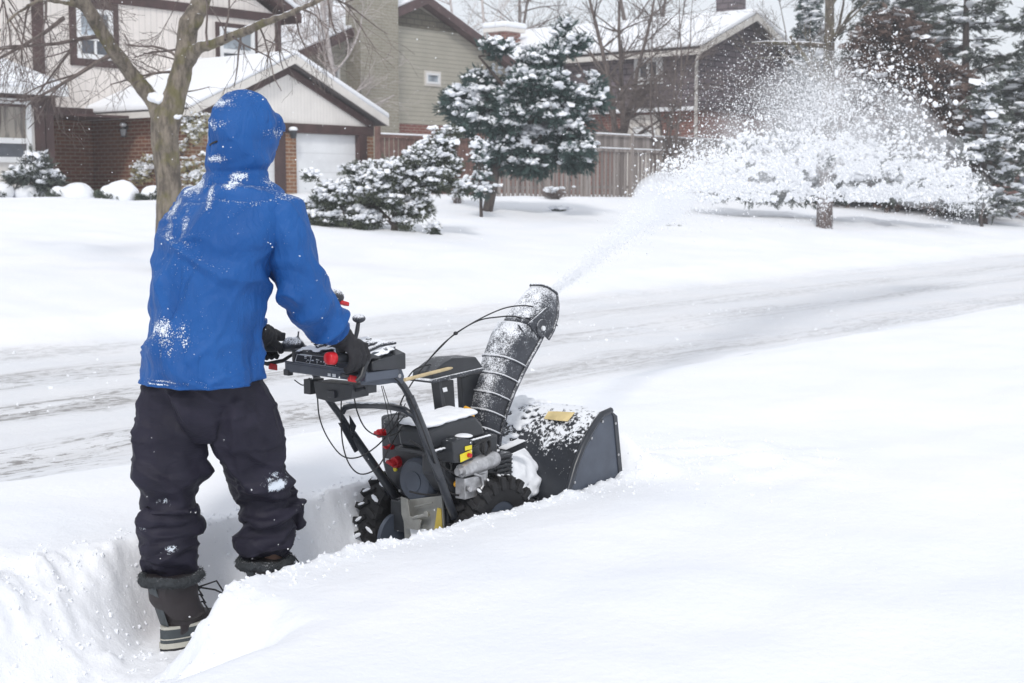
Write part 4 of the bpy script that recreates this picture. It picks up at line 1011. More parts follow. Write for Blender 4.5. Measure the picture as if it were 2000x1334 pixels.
#PART2
# ------------------------------------------------------------------ the person
def person():
    gx, gt_ = 3.12, 3.90
    T = thing('person', (gx, gt_, 0), 'person in blue hooded jacket and dark trousers, pushing the snow blower', 'person')
    def C(px, py, t): return PT(px, py, t)
    def ringat(c, rs, rt, n=28, pitch=0., flat=0.):
        out = []
        for k in range(n):
            a = 2*math.pi*k/n; x = rs*math.cos(a); y = rt*math.sin(a)
            e = 2.08; cx, cy = abs(math.cos(a))**(2/e)*math.copysign(1, math.cos(a)), abs(math.sin(a))**(2/e)*math.copysign(1, math.sin(a))
            out.append(c + Vector((rs*cx, rt*cy, rs*cx*pitch)))
        return out
    TC = 3.88
    def solve(hw_px, Y, rs):     # lateral radius from the projected half width
        h = hw_px*Y/F; return math.sqrt(max(.0004, (h*h-(rs*cA)**2)))/sA
    # ---- body under the clothes: one mesh
    b = MB()
    hc = C(478, 270, 3.875)
    b.ell(hc, (.098,.075,.115)); b.ell(hc+V(.035,0,-.05), (.07,.058,.075)); b.ell(hc+V(.075,0,-.095), (.028,.028,.024))
    b.tube([hc+V(.09,0,.012), hc+V(.118,0,-.025)], [.010,.017], 8); b.ell(hc+V(.102,0,-.066), (.012,.026,.011))
    for sg in (-1,1):
        b.ell(hc+V(.0,.076*sg,-.01), (.022,.01,.034)); b.ell(hc+V(.083,.03*sg,.022), (.016,.026,.008))
    b.tube([hc+V(-.01,0,-.06), hc+V(-.035,0,-.2)], [.055,.062], 12)
    sh = C(455, 405, TC); hip = C(398, 760, TC)
    b.rings([ringat(sh+V(0,0,.03), .07,.11), ringat(sh+V(0,0,-.05), .09,.16), ringat(sh.lerp(hip,.5), .09,.14), ringat(hip, .09,.13)])
    KN = {}
    kneeL = C(332, 965, 3.98); ankL = V(3.06, 3.98, .10); kneeR = C(520, 965, 3.82); ankR = V(3.38, 3.83, .10)
    for k_, a_, t in ((kneeL, ankL, 3.97), (kneeR, ankR, 3.83)):
        b.tube([V(hip.x, t*.6+hip.y*.4, hip.z), hip.lerp(k_,.5)*.5+V(hip.x,t,hip.z).lerp(k_,.5)*.5, k_, k_.lerp(a_,.4), a_], [.06,.055,.042,.036,.026], 12)
        b.tube([a_+V(-.05,0,-.05), a_+V(.16,0,-.06)], [.03,.035], 10)
    shR, shL = C(549, 425, 3.67), V(3.24, 4.10, 1.50)
    elR, elL = C(586, 564, 3.635), V(3.34, 4.22, 1.22)
    wrR, wrL = C(662, 652, 3.625), V(3.52, 4.08, 1.07)
    for a_, e_, w_ in ((shR, elR, wrR), (shL, elL, wrL)):
        b.tube([a_, a_.lerp(e_,.5), e_, e_.lerp(w_,.6), w_], [.055,.048,.042,.036,.028], 12)
    me = remesh(b, .011, 3); link('body', me, M['skin'], T); me.shade_smooth()
    for sg in (-1,1):
        MB().ell(hc+V(.088,.03*sg,.008), (.012,.013,.009)).build('eye', M['label'], T, smooth=60)
    # ---- jacket
    j = MB()
    rows = [(785,395,126,.175),(752,395,126,.175),(725,395,122,.175),(690,396,116,.175),(645,401,113,.17),(600,411,117,.165),(550,413,113,.165),(500,421,117,.165),(455,431,123,.16),(425,438,124,.15),(402,444,112,.135),(384,452,92,.12),(366,460,70,.10),(345,464,60,.09),(318,465,59,.088),(300,466,58,.088)]
    R_ = []
    for py, px, hw, rs in rows:
        c = C(px, py, TC); Y = PYdist(c); hw *= .985; R_.append(ringat(c, rs, solve(hw, Y, rs)))
    j.rings(R_)
    # yoke/shoulder slopes
    j.tube([C(470, 392, TC), C(522, 400, 3.77), shR+V(-.02,.03,-.02)], [.085,.082,.070], 16)
    j.tube([C(440, 392, TC), V(3.22,4.0,1.535), shL], [.09,.085,.075], 16)
    def sleeve(a_, e_, w_, cap):
        b_ = MB(); pts = [cap, a_, a_.lerp(e_,.3), a_.lerp(e_,.65), e_, e_.lerp(w_,.3), e_.lerp(w_,.6), e_.lerp(w_,.85), w_]
        b_.tube(pts, [.070,.090,.089,.083,.081,.077,.067,.060,.055], 20); b_.ell(e_, .081)
        return b_
    # hood: skull volume, peak and side cheek, gathered neck
    h0 = C(472, 262, 3.875); 
    j.ell(h0, (.128,.108,.138)); j.ell(C(468,224,3.88), (.085,.085,.068)); j.ell(h0+V(-.012,0,-.05), (.115,.104,.12))
    j.tube([C(470, 235, 3.88), C(505, 238, 3.86), C(530,250,3.86), C(543,258,3.85), C(551,264,3.85)], [.090,.066,.044,.026,.012], 18)
    j.tube([C(478, 275, 3.87), C(515, 283, 3.85), C(538,280,3.85)], [.10,.055,.024], 18)
    j.tube([C(480, 258, 3.87), C(512, 268, 3.85), C(540,268,3.85)], [.095,.058,.026], 18)
    j.tube([C(486, 258, 3.86), C(506, 292, 3.85), C(514, 318, 3.85), C(518,338,3.85)], [.10,.060,.038,.02], 16)
    j.tube([C(458, 318, 3.88), C(500, 330, 3.84)], [.10,.072], 16)
    me = remesh(j, .0072, 3, .6)
    def ridge(v, w_=3.0): return max(0., 1-abs(noise.noise(v))*w_)
    def warp(c): return c + noise.noise_vector(c*3.2)*.06
    sa_ = (elR-shR).normalized(); fa_ = (wrR-elR).normalized()
    cuts = [C(478,187,3.87), h0, ]
    def fold(c, n):
        z = c.z; w_ = warp(c)
        a = noise.noise(Vector((w_.x*2.6+w_.z*.9, w_.y*3.4-w_.z*.8, w_.z*1.0))+V(3,1,7)); d = .026*a
        d += .026*ridge(Vector((w_.x*4, w_.y*4+w_.z*1.2, w_.z*1.3))+V(9,2,1), 2.6)
        d += .022*ridge(Vector((w_.x*3+w_.z*3.2, w_.y*4-w_.z*2.8, w_.z*2.5))+V(4,4,4), 4.0)
        d += .003*noise.noise(c*17)+.0012*noise.noise(c*38)
        if z > 1.56 and c.x < 3.6:
            h_ = ss(1.55,1.64,z)
            d += .011*ridge(Vector((w_.x*6+w_.z*7, w_.y*5, w_.z*5-w_.x*4))+V(1,0,2), 3.4)*h_
            if z > 1.68: d += .005*math.exp(-((c.y-3.875-.012)/.006)**2)
            d -= .014*math.exp(-((z-1.665-.10*(c.x-3.25))/.011)**2)
            d -= .010*math.exp(-((z-1.60+.22*(c.x-3.25))/.011)**2)
        if z < 1.2: d += .007*math.sin(c.y*26+c.x*16+z*3+3*noise.noise(c*3))*ss(1.25,.95,z)
        # cloth drawn forward beneath the right arm
        if c.y < 3.84: d += .022*ridge(Vector((w_.x*5, w_.y*3, w_.z*1.6-w_.x*3)), 3)*ss(.95,1.1,z)*ss(1.5,1.4,z)
        d += .0075*ridge(Vector((w_.x*5-w_.z*3, w_.y*5+w_.z*2, w_.z*3.5))+V(6,2,2), 9.0) + .006*ridge(Vector((w_.x*2+w_.z*2, w_.y*6, w_.z*5))+V(2,9,2), 10.0)
        d = d*(1-.35*ss(1.56, 1.62, z)) - .011
        d -= .006*math.exp(-((c.y-3.905)/.0045)**2)*(z > 1.69) + .006*math.exp(-((z-1.548+.1*(c.x-3.2))/.005)**2)*(c.x < 3.22)
        d -= .004*math.exp(-((z-.955)/.004)**2)
        return d
    displace(me, fold)
    # open the hood at the face
    bm = bmesh.new(); bm.from_mesh(me); fc = hc+V(.165,0,-.035)
    kill = [f for f in bm.faces if ((f.calc_center_median()-fc).x/.09)**2+((f.calc_center_median()-fc).y/.075)**2+((f.calc_center_median()-fc).z/.105)**2 < 1 and f.calc_center_median().x > hc.x+.05]
    bmesh.ops.delete(bm, geom=kill, context='FACES')
    bmesh.ops.bisect_plane(bm, geom=list(bm.verts)+list(bm.edges)+list(bm.faces), plane_co=C(395,741,TC)-V(0,0,.0), plane_no=V(-.03,.0,1), clear_inner=True); bm.to_mesh(me); bm.free()
    jk = link('jacket', me, M['jacket'], T); me.shade_smooth()
    m = jk.modifiers.new('solid', 'SOLIDIFY'); m.thickness = .005; m.offset = -1
    for a_, e_, w_, cap in ((shR, elR, wrR, C(515, 408, 3.73)), (shL, elL, wrL, V(3.21,4.02,1.52))):
        ms = remesh(sleeve(a_, e_, w_, cap), .0062, 3, .6); u1 = (e_-a_).normalized(); u2 = (w_-e_).normalized(); L1 = (e_-a_).length; L2 = (w_-e_).length
        def fs_(c, n):
            q = warp(c); al = (c-a_).dot(u1)/L1; be = (c-e_).dot(u2)/L2
            d = -.007+.009*noise.noise(Vector((q.x*4, q.y*4, q.z*3)))+.002*noise.noise(c*22)
            k1 = math.exp(-((al-.92)/.30)**2)
            d += .030*k1*ridge(Vector((q.x*6.5, q.y*5, q.z*9.5+q.x*5))+V(0,3,1), 2.6)
            if be > 0:
                k2 = ss(.0,.35,be); rr = (c-e_).dot(u2)
                d += .022*k2*ridge(Vector((rr*15+q.z*1.5, q.y*3, q.x*3))+V(2,2,2), 2.6) + .004*k2*noise.noise(c*30)
                d -= .006*math.exp(-((be-.90)/.035)**2)
            d += .018*ridge(Vector((q.x*3.5, q.y*5, q.z*1.8))+V(7,7,7), 3.2)*(1-k1)*ss(1.0,.6,al)
            d += .008*ridge(Vector((q.x*5, q.y*5, q.z*5+q.x*4))+V(3,3,9), 8.0)
            return d
        displace(ms, fs_); so_ = link('sleeve', ms, M['jacket'], jk); ms.shade_smooth()
    # zip pocket gaping at the right hip
    pz = MB()
    pts = [(507,606),(512,640),(519,672),(521,700),(512,722)]
    P = [C(px, py, 3.665)+V(-.0,-.0,0) for px, py in pts]
    # find surface: push each onto the jacket side
    me_j = jk.data
    from mathutils.bvhtree import BVHTree
    bv = BVHTree.FromPolygons([v.co+origin_of(jk) for v in me_j.vertices], [tuple(p_.vertices) for p_ in me_j.polygons])
    o_ = V(0,0,CH); ring = []
    def onj(px, py, off=.003):
        d_, _ = ray(px, py); d_ = d_.normalized(); h = bv.ray_cast(o_, d_, 9)
        if h[0] is None: return None
        return h[0]-d_*off
    L_ = [(502,612),(506,640),(508,668),(506,700),(500,722)]; Rr_ = [(506,612),(513,640),(517,668),(515,698),(503,724)]
    a1 = [onj(*q) for q in L_]; a2 = [onj(*q, .007) for q in Rr_]
    if all(a1) and all(a2):
        pz.rings([a1, a2], closed=False, caps=False)
        me2 = pz.mesh('z'); o2 = link('pocket_opening', me2, M['lace'], jk); m = o2.modifiers.new('s','SOLIDIFY'); m.thickness = .004
        zp = MB().tube([p for p in a2], .0045, 6); zp.build('zip_flap', M['jacket'], jk, smooth=60)
    # hood draw cord
    cd = [onj(x, y, .004) for x, y in ((410,283),(416,279),(424,276))]
    if all(cd): MB().tube(cd, .0035, 5).build('draw_cord', M['lace'], jk, smooth=60)
    # ---- trousers
    t = MB()
    wc = C(398, 735, TC); t.rings([ringat(wc+V(0,0,.12), .13, .17), ringat(wc, .145, .19), ringat(C(396,765,TC), .13, .165), ringat(C(400,800,TC), .115, .13), ringat(C(403,852,TC), .07, .05)])
    legL = [(715,352,66,3.97),(750,345,72,3.98),(800,343,73,3.98),(850,336,75,3.98),(900,329,69,3.98),(935,334,68,3.98),(965,337,58,3.98),(990,335,46,3.98),(1020,330,54,3.98),(1050,331,58,3.98),(1080,333,58,3.98),(1105,334,56,3.98),(1118,335,50,3.98)]
    legR = [(715,440,66,3.82),(750,446,76,3.81),(800,460,74,3.81),(850,477,68,3.81),(900,493,64,3.82),(935,506,65,3.82),(965,516,62,3.82),(990,524,60,3.82),(1020,527,58,3.82),(1045,522,54,3.83),(1070,520,51,3.83),(1085,520,48,3.83)]
    for L__ in (legL, legR):
        RR = []
        for i, (py, px, hw, tt) in enumerate(L__):
            c = C(px, py, tt); Y = PYdist(c); r_ = hw*Y/F*.97-.012; RR.append(ringat(c, r_*1.04, r_*.98, 24))
        t.rings(RR)
    # bunched cloth above the boots
    for cx, tt, rows_ in ((332, 3.98, [(992,51),(1012,56),(1034,59),(1058,60),(1082,59),(1102,56)]), (523, 3.82, [(985,62),(1008,60),(1030,58),(1052,54),(1074,51)])):
        for i, (py, hw) in enumerate(rows_):
            c = C(cx + (-4 if i % 2 else 4), py, tt); r_ = hw*PYdist(c)/F-.016; n = 22; pts = []
            tl = .18*math.sin(i*2.1)
            for k in range(n+1):
                a = 2*math.pi*k/n; pts.append(c+V(r_*.93*math.cos(a), r_*.88*math.sin(a), .013*math.sin(a*2+i*1.7)+tl*r_*math.cos(a+i)))
            t.tube(pts, .0095, 8)
    t.tube([C(565,955,3.80), C(582,1000,3.80), C(578,1025,3.80)], [.03,.022,.02], 10)
    me = remesh(t, .0066, 3, .5)
    def fold2(c, n):
        z = c.z; q = warp(c); d = -.009-.010*ss(.72,.50,c.z)+.003*noise.noise(c*15)+.0015*noise.noise(c*34); low = ss(.72, .50, z)
        d += .012*noise.noise(Vector((q.x*4, q.y*4, q.z*3)))
        d += (.012+.013*low)*ridge(Vector((q.x*3+q.z*2.0, q.y*3.5, q.z*8.5)), 2.6)*ss(.95,.7,z)
        d += .020*low*ridge(Vector((q.x*4-q.z*6, q.y*4, q.z*11))+V(5,5,5), 3.0)
        d += .026*(1-low)*ridge(Vector((q.x*7, q.y*7, q.z*1.9))+V(1,8,3), 2.8)*ss(.97,.85,z)
        d += .020*ridge(Vector((q.x*4+q.z*4, q.y*5-q.z*3, q.z*3))+V(8,1,1), 4.0)
        d += .007*ridge(Vector((q.x*6+q.z*4, q.y*6, q.z*6))+V(3,3,3), 8.0) + .006*ridge(Vector((q.x*3-q.z*6, q.y*4, q.z*5))+V(7,3,3), 9.0)
        d -= .008*math.exp(-((c.x-(3.33+.18*(.9-z)))/.005)**2)*(c.y < 3.80)
        return d
    displace(me, fold2)
    tr = link('trousers', me, M['trouser'], T); me.shade_smooth()
    # ---- boots
    hl = PZ(326,1276,.0); print('heel', hl)
    for nm, (ax, ay), cuffc, cr in (('left', (hl.x+.05, hl.y), PT(335,1126,hl.y), .100), ('right', (3.40,3.835), C(520,1096,3.83), .092)):
        a0 = V(ax, ay, 0); zc = cuffc.z
        s_ = MB()
        s_.rings([ringat(V(cuffc.x, ay, zc+.01), .088,.080), ringat(V(cuffc.x*.6+ax*.4, ay, zc*.72), .084,.072), ringat(V(ax+.025, ay, zc*.45), .080,.066), ringat(V(ax+.02, ay, .12), .074,.052), ringat(V(ax+.03, ay, .06), .068,.040)])

        s_.tube([V(ax-.02,ay,.085), V(ax+.08,ay,.085), V(ax+.17,ay,.065), V(ax+.215,ay,.055)], [.046,.046,.044,.032], 14)
        me = remesh(s_, .006, 2); displace(me, lambda c, n: .003*noise.noise(c*22)+.003*max(0, 1-abs(noise.noise(Vector((c.x*6,c.y*6,c.z*14))))*2.5)**2)
        bo = link('boot', me, M['bootbrown'], T); me.shade_smooth()
        def foot(z0, z1, k, e=0.):
            out = []; prof = []
            n = 28
            for i in range(n):
                a = 2*math.pi*i/n; x = math.cos(a); y = math.sin(a)
                L2 = .155 if x > 0 else .075
                w_ = .053*(1-.15*max(0, -x)) ; prof.append((ax+.055+ (x*L2*(1) if x > 0 else x*.12), ay+y*w_))
            for z_, kk in ((z0, k), (z1, k)):
                out.append([V(ax+.05+(x-ax-.05)*kk, ay+(y-ay)*kk, z_) for x, y in prof])
            return out
        MB().rings(foot(.0,.022,1.08)).build('sole', M['lace'], bo, smooth=40)
        MB().rings(foot(.022,.040,1.10)).build('sole_stripe', M['bootcream'], bo, smooth=40)
        MB().rings(foot(.040,.088,1.06)).build('rubber_shell', M['rubber'], bo, smooth=40)
        MB().rings(foot(.088,.098,1.05)).build('welt_stripe', M['bootcream'], bo, smooth=40)
        MB().rings(foot(.052,.056,1.075)).build('welt_line', M['bootcream'], bo, smooth=40)
        # back stay panel
        pts = []
        MB().rings([[V(ax-.052+.0*z_, ay+y, z_) + V((cuffc.x-.088-(ax-.052))*((z_-.1)/(zc-.1)), 0, 0)+V(-.008+abs(y)*abs(y)*6,0,0) for y in (-.024,-.016,-.008,0,.008,.016,.024)] for z_ in np.linspace(.1, zc-.02, 8)], closed=False, caps=False)\
          .build('back_stay', M['rubber'], bo, smooth=60, fix=False)
        # fleece cuff
        cf = MB(); n = 24; pts = [V(cuffc.x+.0+cr*math.cos(2*math.pi*k/n), ay+cr*.9*math.sin(2*math.pi*k/n), zc+.004*math.sin(k)) for k in range(n+1)]
        cf.tube(pts, .018, 10)
        me = remesh(cf, .005, 1); displace(me, lambda c, n: .006*noise.noise(c*70)+.004*noise.noise(c*140)); link('fleece_cuff', me, M['fur'], bo); me.shade_smooth()
        # fibres
        nn = 1500; a = rng.uniform(0, 6.28, nn); b_ = rng.uniform(0, 6.28, nn)
        nx = np.stack([np.cos(a)*np.cos(b_), np.sin(a)*np.cos(b_), np.sin(b_)], 1)
        pos = np.stack([cuffc.x+cr*np.cos(a), ay+cr*.9*np.sin(a), np.full(nn, zc)], 1)+nx*.018
        sc = rng.uniform(.005,.011,nn); MB().inst(np.array([(0,-.08,0),(1,0,0),(0,.08,0)], float), [(0,1,2)], pos, sc, dir_rot(nx+rng.normal(size=nx.shape)*.5)).build('fleece_fibre', M['fur'], bo)
        # laces
        fx = ax+.105; l = MB()
        for i in range(5):
            z_ = .13+.028*i; xx = fx-.012*i; l.tube([V(xx-.01,ay-.05,z_), V(xx+.006,ay,z_+.018), V(xx-.012,ay+.045,z_)], .003, 5)
        l.tube([V(fx-.05,ay-.045,.22), V(fx+.0,ay-.075,.205), V(fx+.055,ay-.075,.17), V(fx+.06,ay-.06,.135), V(fx+.03,ay-.05,.12)], .0032, 5)
        l.tube([V(fx-.05,ay-.045,.22), V(fx+.02,ay-.06,.23), V(fx+.07,ay-.065,.15), V(fx+.10,ay-.05,.12)], .0032, 5)
        l.build('laces', M['lace'], bo, smooth=60)
    # ---- gloves
    def glove(w_, sg, grip):       # sg: -1 near hand, +1 far hand (side the fingers wrap over)
        g = MB(); gx, gy, gz = grip
        g.tube([w_+V(-.012,0,.01), w_+V(.02,0,-.022), V(gx-.015, gy+.0, gz+.055)], [.046,.043,.040], 14)
        g.obox((gx+.005, gy+.008*sg, gz+.044), (.050,0,-.006), (0,.030,0), (.0,0,.017)); g.ell((gx, gy+.008*sg, gz+.048), (.056,.038,.026))
        for i in range(4):
            x = gx-.038+.026*i; k = (.95,1.05,1.0,.86)[i]; r = .0128-.0008*(i == 3)
            g.tube([V(x,gy+.006*sg,gz+.050), V(x+.003,gy+.034*sg*k,gz+.040), V(x+.006,gy+.046*sg*k,gz+.014), V(x+.006,gy+.044*sg*k,gz-.012), V(x+.004,gy+.028*sg*k,gz-.034), V(x+.002,gy+.008*sg,gz-.040)], [r*1.15,r*1.12,r*1.08,r*1.03,r,r*.85], 10)
        g.tube([V(gx-.035,gy-.012*sg,gz+.045), V(gx-.018,gy-.036*sg,gz+.028), V(gx+.006,gy-.042*sg,gz+.004), V(gx+.022,gy-.034*sg,gz-.018)], [.018,.016,.0145,.012], 10)
        me = remesh(g, .0042, 2, .5); displace(me, lambda c, n: .0022*noise.noise(c*45)+.0012*noise.noise(c*110)+.002*math.sin((c.z-c.x)*190)*ss(gx-.02, gx-.07, c.x))
        o = link('glove', me, M['glove'], T); me.shade_smooth(); return o
    glove(wrR, -1, GRIP_N); glove(wrL, 1, GRIP_F)
GRIP_N = PT(684, 700, 3.62); GRIP_F = V(3.60, 4.10, GRIP_N.z)
person()

# ------------------------------------------------------------------ the snow blower
def blower():
    T = thing('snow_blower', (4.32, 3.86, 0), 'black two stage snow blower clearing a trench, its chute throwing snow', 'snow blower')
    N, FR = 3.62, 4.08
    def K(px, py, t=N): return PT(px, py, t)
    def poly(pts, t): return [PT(x, y, t) for x, y in pts]
    B = M['black']
    # wheels
    for wy, wz in ((3.61, .250), (4.12, .205)):
        c = V(4.33 if wy < 4 else 4.31, wy, wz); Rw = .205; hw = .058
        tr = MB(); prof = [(-.05,.105),(-.058,.14),(-.062,.172),(-.05,.188),(-.025,.193),(0,.194),(.025,.193),(.05,.188),(.062,.172),(.058,.14),(.05,.105)]
        rg = []
        for k in range(48):
            a = 2*math.pi*k/48; rg.append([V(c.x+r_*math.cos(a), c.y+y_, c.z+r_*math.sin(a)) for y_, r_ in prof])
        rg.append(rg[0]); tr.rings(rg, closed=True, caps=False)
        w = thing('wheel', (c.x, c.y, c.z), None, None); w.parent = T; w.location = V(c.x, c.y, c.z)-T.location
        ty = tr.build('tyre', M['tyre'], w, smooth=40)
        lg = MB(); sn = MB()
        for k in range(20):
            for sd in (-1, 1):
                a = 2*math.pi*(k+.5*(sd > 0))/20; er = V(math.cos(a),0,math.sin(a)); et = V(-math.sin(a),0,math.cos(a))
                cc = c+er*(.198)+V(0,sd*.030,0)
                dirv = (V(0,sd,0)*.85+et*.5).normalized(); oth = dirv.cross(er).normalized()
                lg.obox(cc, dirv*.031, oth*.0105, er*.011); lg.obox(cc+V(0,sd*.028,0)-er*.018+et*.008, V(0,1,0)*.009, et*.013, er*.026)
                if random.random() < (.85 if wy > 4 else .45) :
                    # snow packed on the outer face of the lugs
                    r_ = random.uniform(.6,1.0)*(1 if wy > 4 else .7); sn.ell(cc+er*.0115+dirv*random.uniform(-.008,.010), (1,1,1), 7, 5, Matrix((dirv*.030*r_, oth*.0105*r_+dirv*random.uniform(-.006,.006), er*.005)).transposed())
        lg.build('tread_lugs', M['tyre'], w, bevel=.0025); 
        s_o = sn.build('tread_snow', M['snow'], w, smooth=60)
        rim = MB(); sg = -1 if wy < 3.8 else 1
        rim.disc(c-V(0,.045,0), (0,1,0), .106, .09, 32); rim.disc(c+V(0,sg*.045,0), (0,sg,0), .04, .02, 20)
        rim.build('rim', M['slate'], w, smooth=40, bevel=.004)
    MB().tube([V(4.32,3.56,.215), V(4.32,4.17,.205)], .012, 12).build('axle', M['zinc'], T, smooth=40)
    # transmission / frame box
    fr = MB().box((4.16,3.70,.20),(4.62,4.02,.33)); fr.build('frame_box', M['black_clean'], T, bevel=.006)
    s0 = 4.135
    def Q(px, py, s=s0): return PS(px, py, s)
    MB().prism([Q(785,978),(Q(862,968)),Q(868,1050),Q(862,1085),Q(800,1090),Q(790,1050)], (.012,0,0)).build('rear_cover_plate', M['zinc'], T, bevel=.002)
    MB().prism([Q(854,992,s0-.006),Q(861,994,s0-.006),Q(864,1050,s0-.006),Q(845,1056,s0-.006)], (.004,0,0)).build('yellow_decal', M['dirty_yellow'], T)
    MB().prism([Q(800,1030,s0-.006),Q(832,1034,s0-.006),Q(834,1055,s0-.006),Q(804,1052,s0-.006)], (.004,0,0)).build('white_decal', M['label'], T)
    br = MB(); br.prism([Q(782,970,s0-.03),Q(796,975,s0-.03),Q(800,1008,s0-.03),Q(822,1016,s0-.03),Q(818,1036,s0-.03),Q(792,1032,s0-.03),Q(784,1005,s0-.03)], (.008,0,0))
    br.tube([Q(806,1012,s0-.03),Q(838,1004,s0-.03)], .007, 8); br.disc(Q(836,1003,s0-.035), (-1,0,0), .012, .014, 14)
    br.tube([Q(810,990,s0-.02),Q(845,982,s0-.02)], .004, 6); br.build('shift_bracket', M['zinc'], T, bevel=.0015)
    MB().disc(V(4.18,4.00,.17), (0,1,0), .10, .02, 28).build('friction_disc', M['slate'], T, smooth=40)
    # engine block
    en = MB(); en.box((4.24,3.70,.33),(4.56,4.02,.50)); en.box((4.26,3.66,.38),(4.52,3.72,.52)); en.tube([V(4.3,3.80,.40),V(4.58,3.80,.40)], .10, 18)
    en.box((4.30,3.69,.50),(4.46,4.0,.60)); en.build('engine_block', M['black_clean'], T, bevel=.012)
    # rear blower shroud: traced outline in the plane facing the operator
    s1 = 4.20
    sh = MB(); sh.prism([Q(742,812,s1),Q(775,806,s1),Q(820,815,s1),Q(850,850,s1),Q(862,900,s1),Q(866,950,s1),Q(850,978,s1),Q(812,985,s1),Q(780,965,s1),Q(752,928,s1),Q(745,900,s1)], (.07,0,0))
    sh.build('engine_shroud', M['black_clean'], T, bevel=.012)
    rc = Q(826, 936, s1)
    rs = MB(); rs.tube([rc+V(.0,0,0), rc+V(-.035,0,0), rc+V(-.052,0,0), rc+V(-.058,0,0)], [.096,.093,.080,.05], 40); rst = rs.build('recoil_starter', M['slate'], T, smooth=30)
    sl = MB()
    for k in range(24):
        if k % 6 in (0,): continue
        a = 2*math.pi*k/24; e = V(0,math.cos(a),math.sin(a)); o_ = e.cross(V(1,0,0))
        for rr in (.060,.069,.078): sl.obox(rc+V(-.0535+max(0,(rr-.055))*.25,0,0)+e*rr, V(.003,0,0), o_*.0065, e*.0022)
    sl.build('vent_slots', M['lace'], rst)
    MB().disc(rc+V(-.056,0,0), (-1,0,0), .042, .006, 32).build('starter_badge', M['slate'], rst, smooth=40)
    # knobs
    for px, py, r_, dd in ((777,902,.026,.03),(766,872,.013,.025)):
        p = Q(px, py, s1); kb = MB().disc(p+V(.005,0,0), (-1,0,0), r_, dd, 20, r_*.85); kb.obox(p+V(-dd-.008,0,0), (.012,0,0), (0,r_*.8,r_*.25), (0,-r_*.08,r_*.22)); kb.build('red_knob', M['red'], T, bevel=.002)
    for px, py in ((744,846),(768,842)):
        p = Q(px, py, s1-.03); kb = MB().disc(p+V(.03,0,0), (-1,0,0), .016, .045, 18, .019); kb.obox(p+V(-.02,0,0), (.01,0,0), (0,.014,.006), (0,-.003,.006)); kb.build('red_knob', M['red'], T, bevel=.003)
    MB().box(Q(764,862,s1-.012), Q(786,868,s1-.006)).build('yellow_decal', M['yellow'], T)
    MB().disc(Q(773,916,s1-.001), (-1,0,0), .010, .006, 12).build('yellow_decal', M['yellow'], T)
    MB().box(Q(752,895,s1-.004), Q(760,903,s1-.001)).build('white_decal', M['label'], T)
    # bolts
    bt = MB()
    for px, py in ((792,835),(790,843),(782,958),(855,962)): bt.disc(Q(px,py,s1-.002), (-1,0,0), .006, .006, 8)
    bt.build('shroud_bolts', M['steel'], T)
    # airbox with slotted lid
    ab = MB().prism(poly([(815,868),(760,868),(745,822),(757,812),(825,805)], 4.02), (0,-.12,0)); ab.build('carburettor_cover', M['black_clean'], T, bevel=.01)
    v = MB(); a, b = V(4.32,3.98,.655), V(4.46,3.86,.665); v.box((4.25,3.78,.60),(4.46,4.05,.640))
    for k in range(7): v.box((4.26+.03*k,3.80,.640),(4.272+.03*k,4.03,.650))
    v.build('slotted_lid', M['black_clean'], T, bevel=.003)
    # fuel tank: side outline swept sideways
    tk = MB(); pts = [K(842,882,3.66),K(950,852,3.66),K(944,828,3.66),K(930,812,3.66),K(880,818,3.66),K(836,842,3.66)]
    tk.prism(pts, (0,.17,0)); tko = tk.build('fuel_tank', M['black_clean'], T, bevel=.016)
    fl = MB().prism([p+V(0,-.012,0) for p in (K(838,890,3.66),K(957,855,3.66),K(958,850,3.66),K(838,883,3.66))], (0,.195,0)); fl.build('tank_flange', M['black_clean'], tko, bevel=.004)
    sm = MB(); 
    for i in range(26):
        f = i/25; a = K(846,833,3.66).lerp(K(926,809,3.66), f); 
        for g in (.03,.08,.13): sm.ell(a+V(.0,g+.0,.006), (.04,.045,.012+.005*nz3(f*5,g*20)), 10, 6)
    me = remesh(sm, .006, 3); displace(me, lambda c, n: .004*noise.noise(c*30)); link('tank_snow', me, M['snow'], tko); me.shade_smooth()
    fs = MB()
    for i in range(20):
        f = i/19; a = K(842,884,3.645).lerp(K(955,852,3.645), f); fs.ell(a+V(0,0,.004), (.012,.010,.004+.003*abs(nz3(f*9,1))), 8, 5)
    me = remesh(fs, .004, 1); link('flange_snow', me, M['snow'], tko); me.shade_smooth()
    cp = K(846, 817, 3.76); cpo = MB().disc(cp+V(0,0,-.02), (0,0,1), .040, .028, 24); 
    for k in range(16):
        a = 2*math.pi*k/16; cpo.ell(cp+V(.040*math.cos(a),.040*math.sin(a),-.006), (.005,.005,.014), 6, 5)
    c1 = cpo.build('fuel_cap', M['red'], tko, smooth=40); MB().ell(cp+V(0,0,.010), (.036,.036,.008)).build('cap_snow', M['snow'], tko, smooth=60)
    oc = K(915, 806, 3.79); MB().tube([oc+V(0,-.015,-.02), oc+V(0,-.012,.006), oc+V(0,.012,.012), oc+V(0,.03,-.01)], [.014,.016,.016,.012], 12).build('dipstick_cap', M['orange'], T, smooth=60)
    # near side: head, starter box, muffler, oil plug
    hd = MB().prism(poly([(868,888),(938,866),(944,900),(940,945),(890,965),(866,930)], 3.66), (0,.12,0)); hd.build('cylinder_head', M['black_clean'], T, bevel=.01)
    sb = MB(); q = poly([(905,852),(944,858),(944,878),(905,876)], 3.585); q = [K(884,864,3.60),K(905,856,3.60),K(924,860,3.60),K(924,905,3.60),K(886,905,3.60)]
    sb.prism(q, (0,.10,0)); sbo = sb.build('electric_starter_box', M['black_clean'], T, bevel=.004)
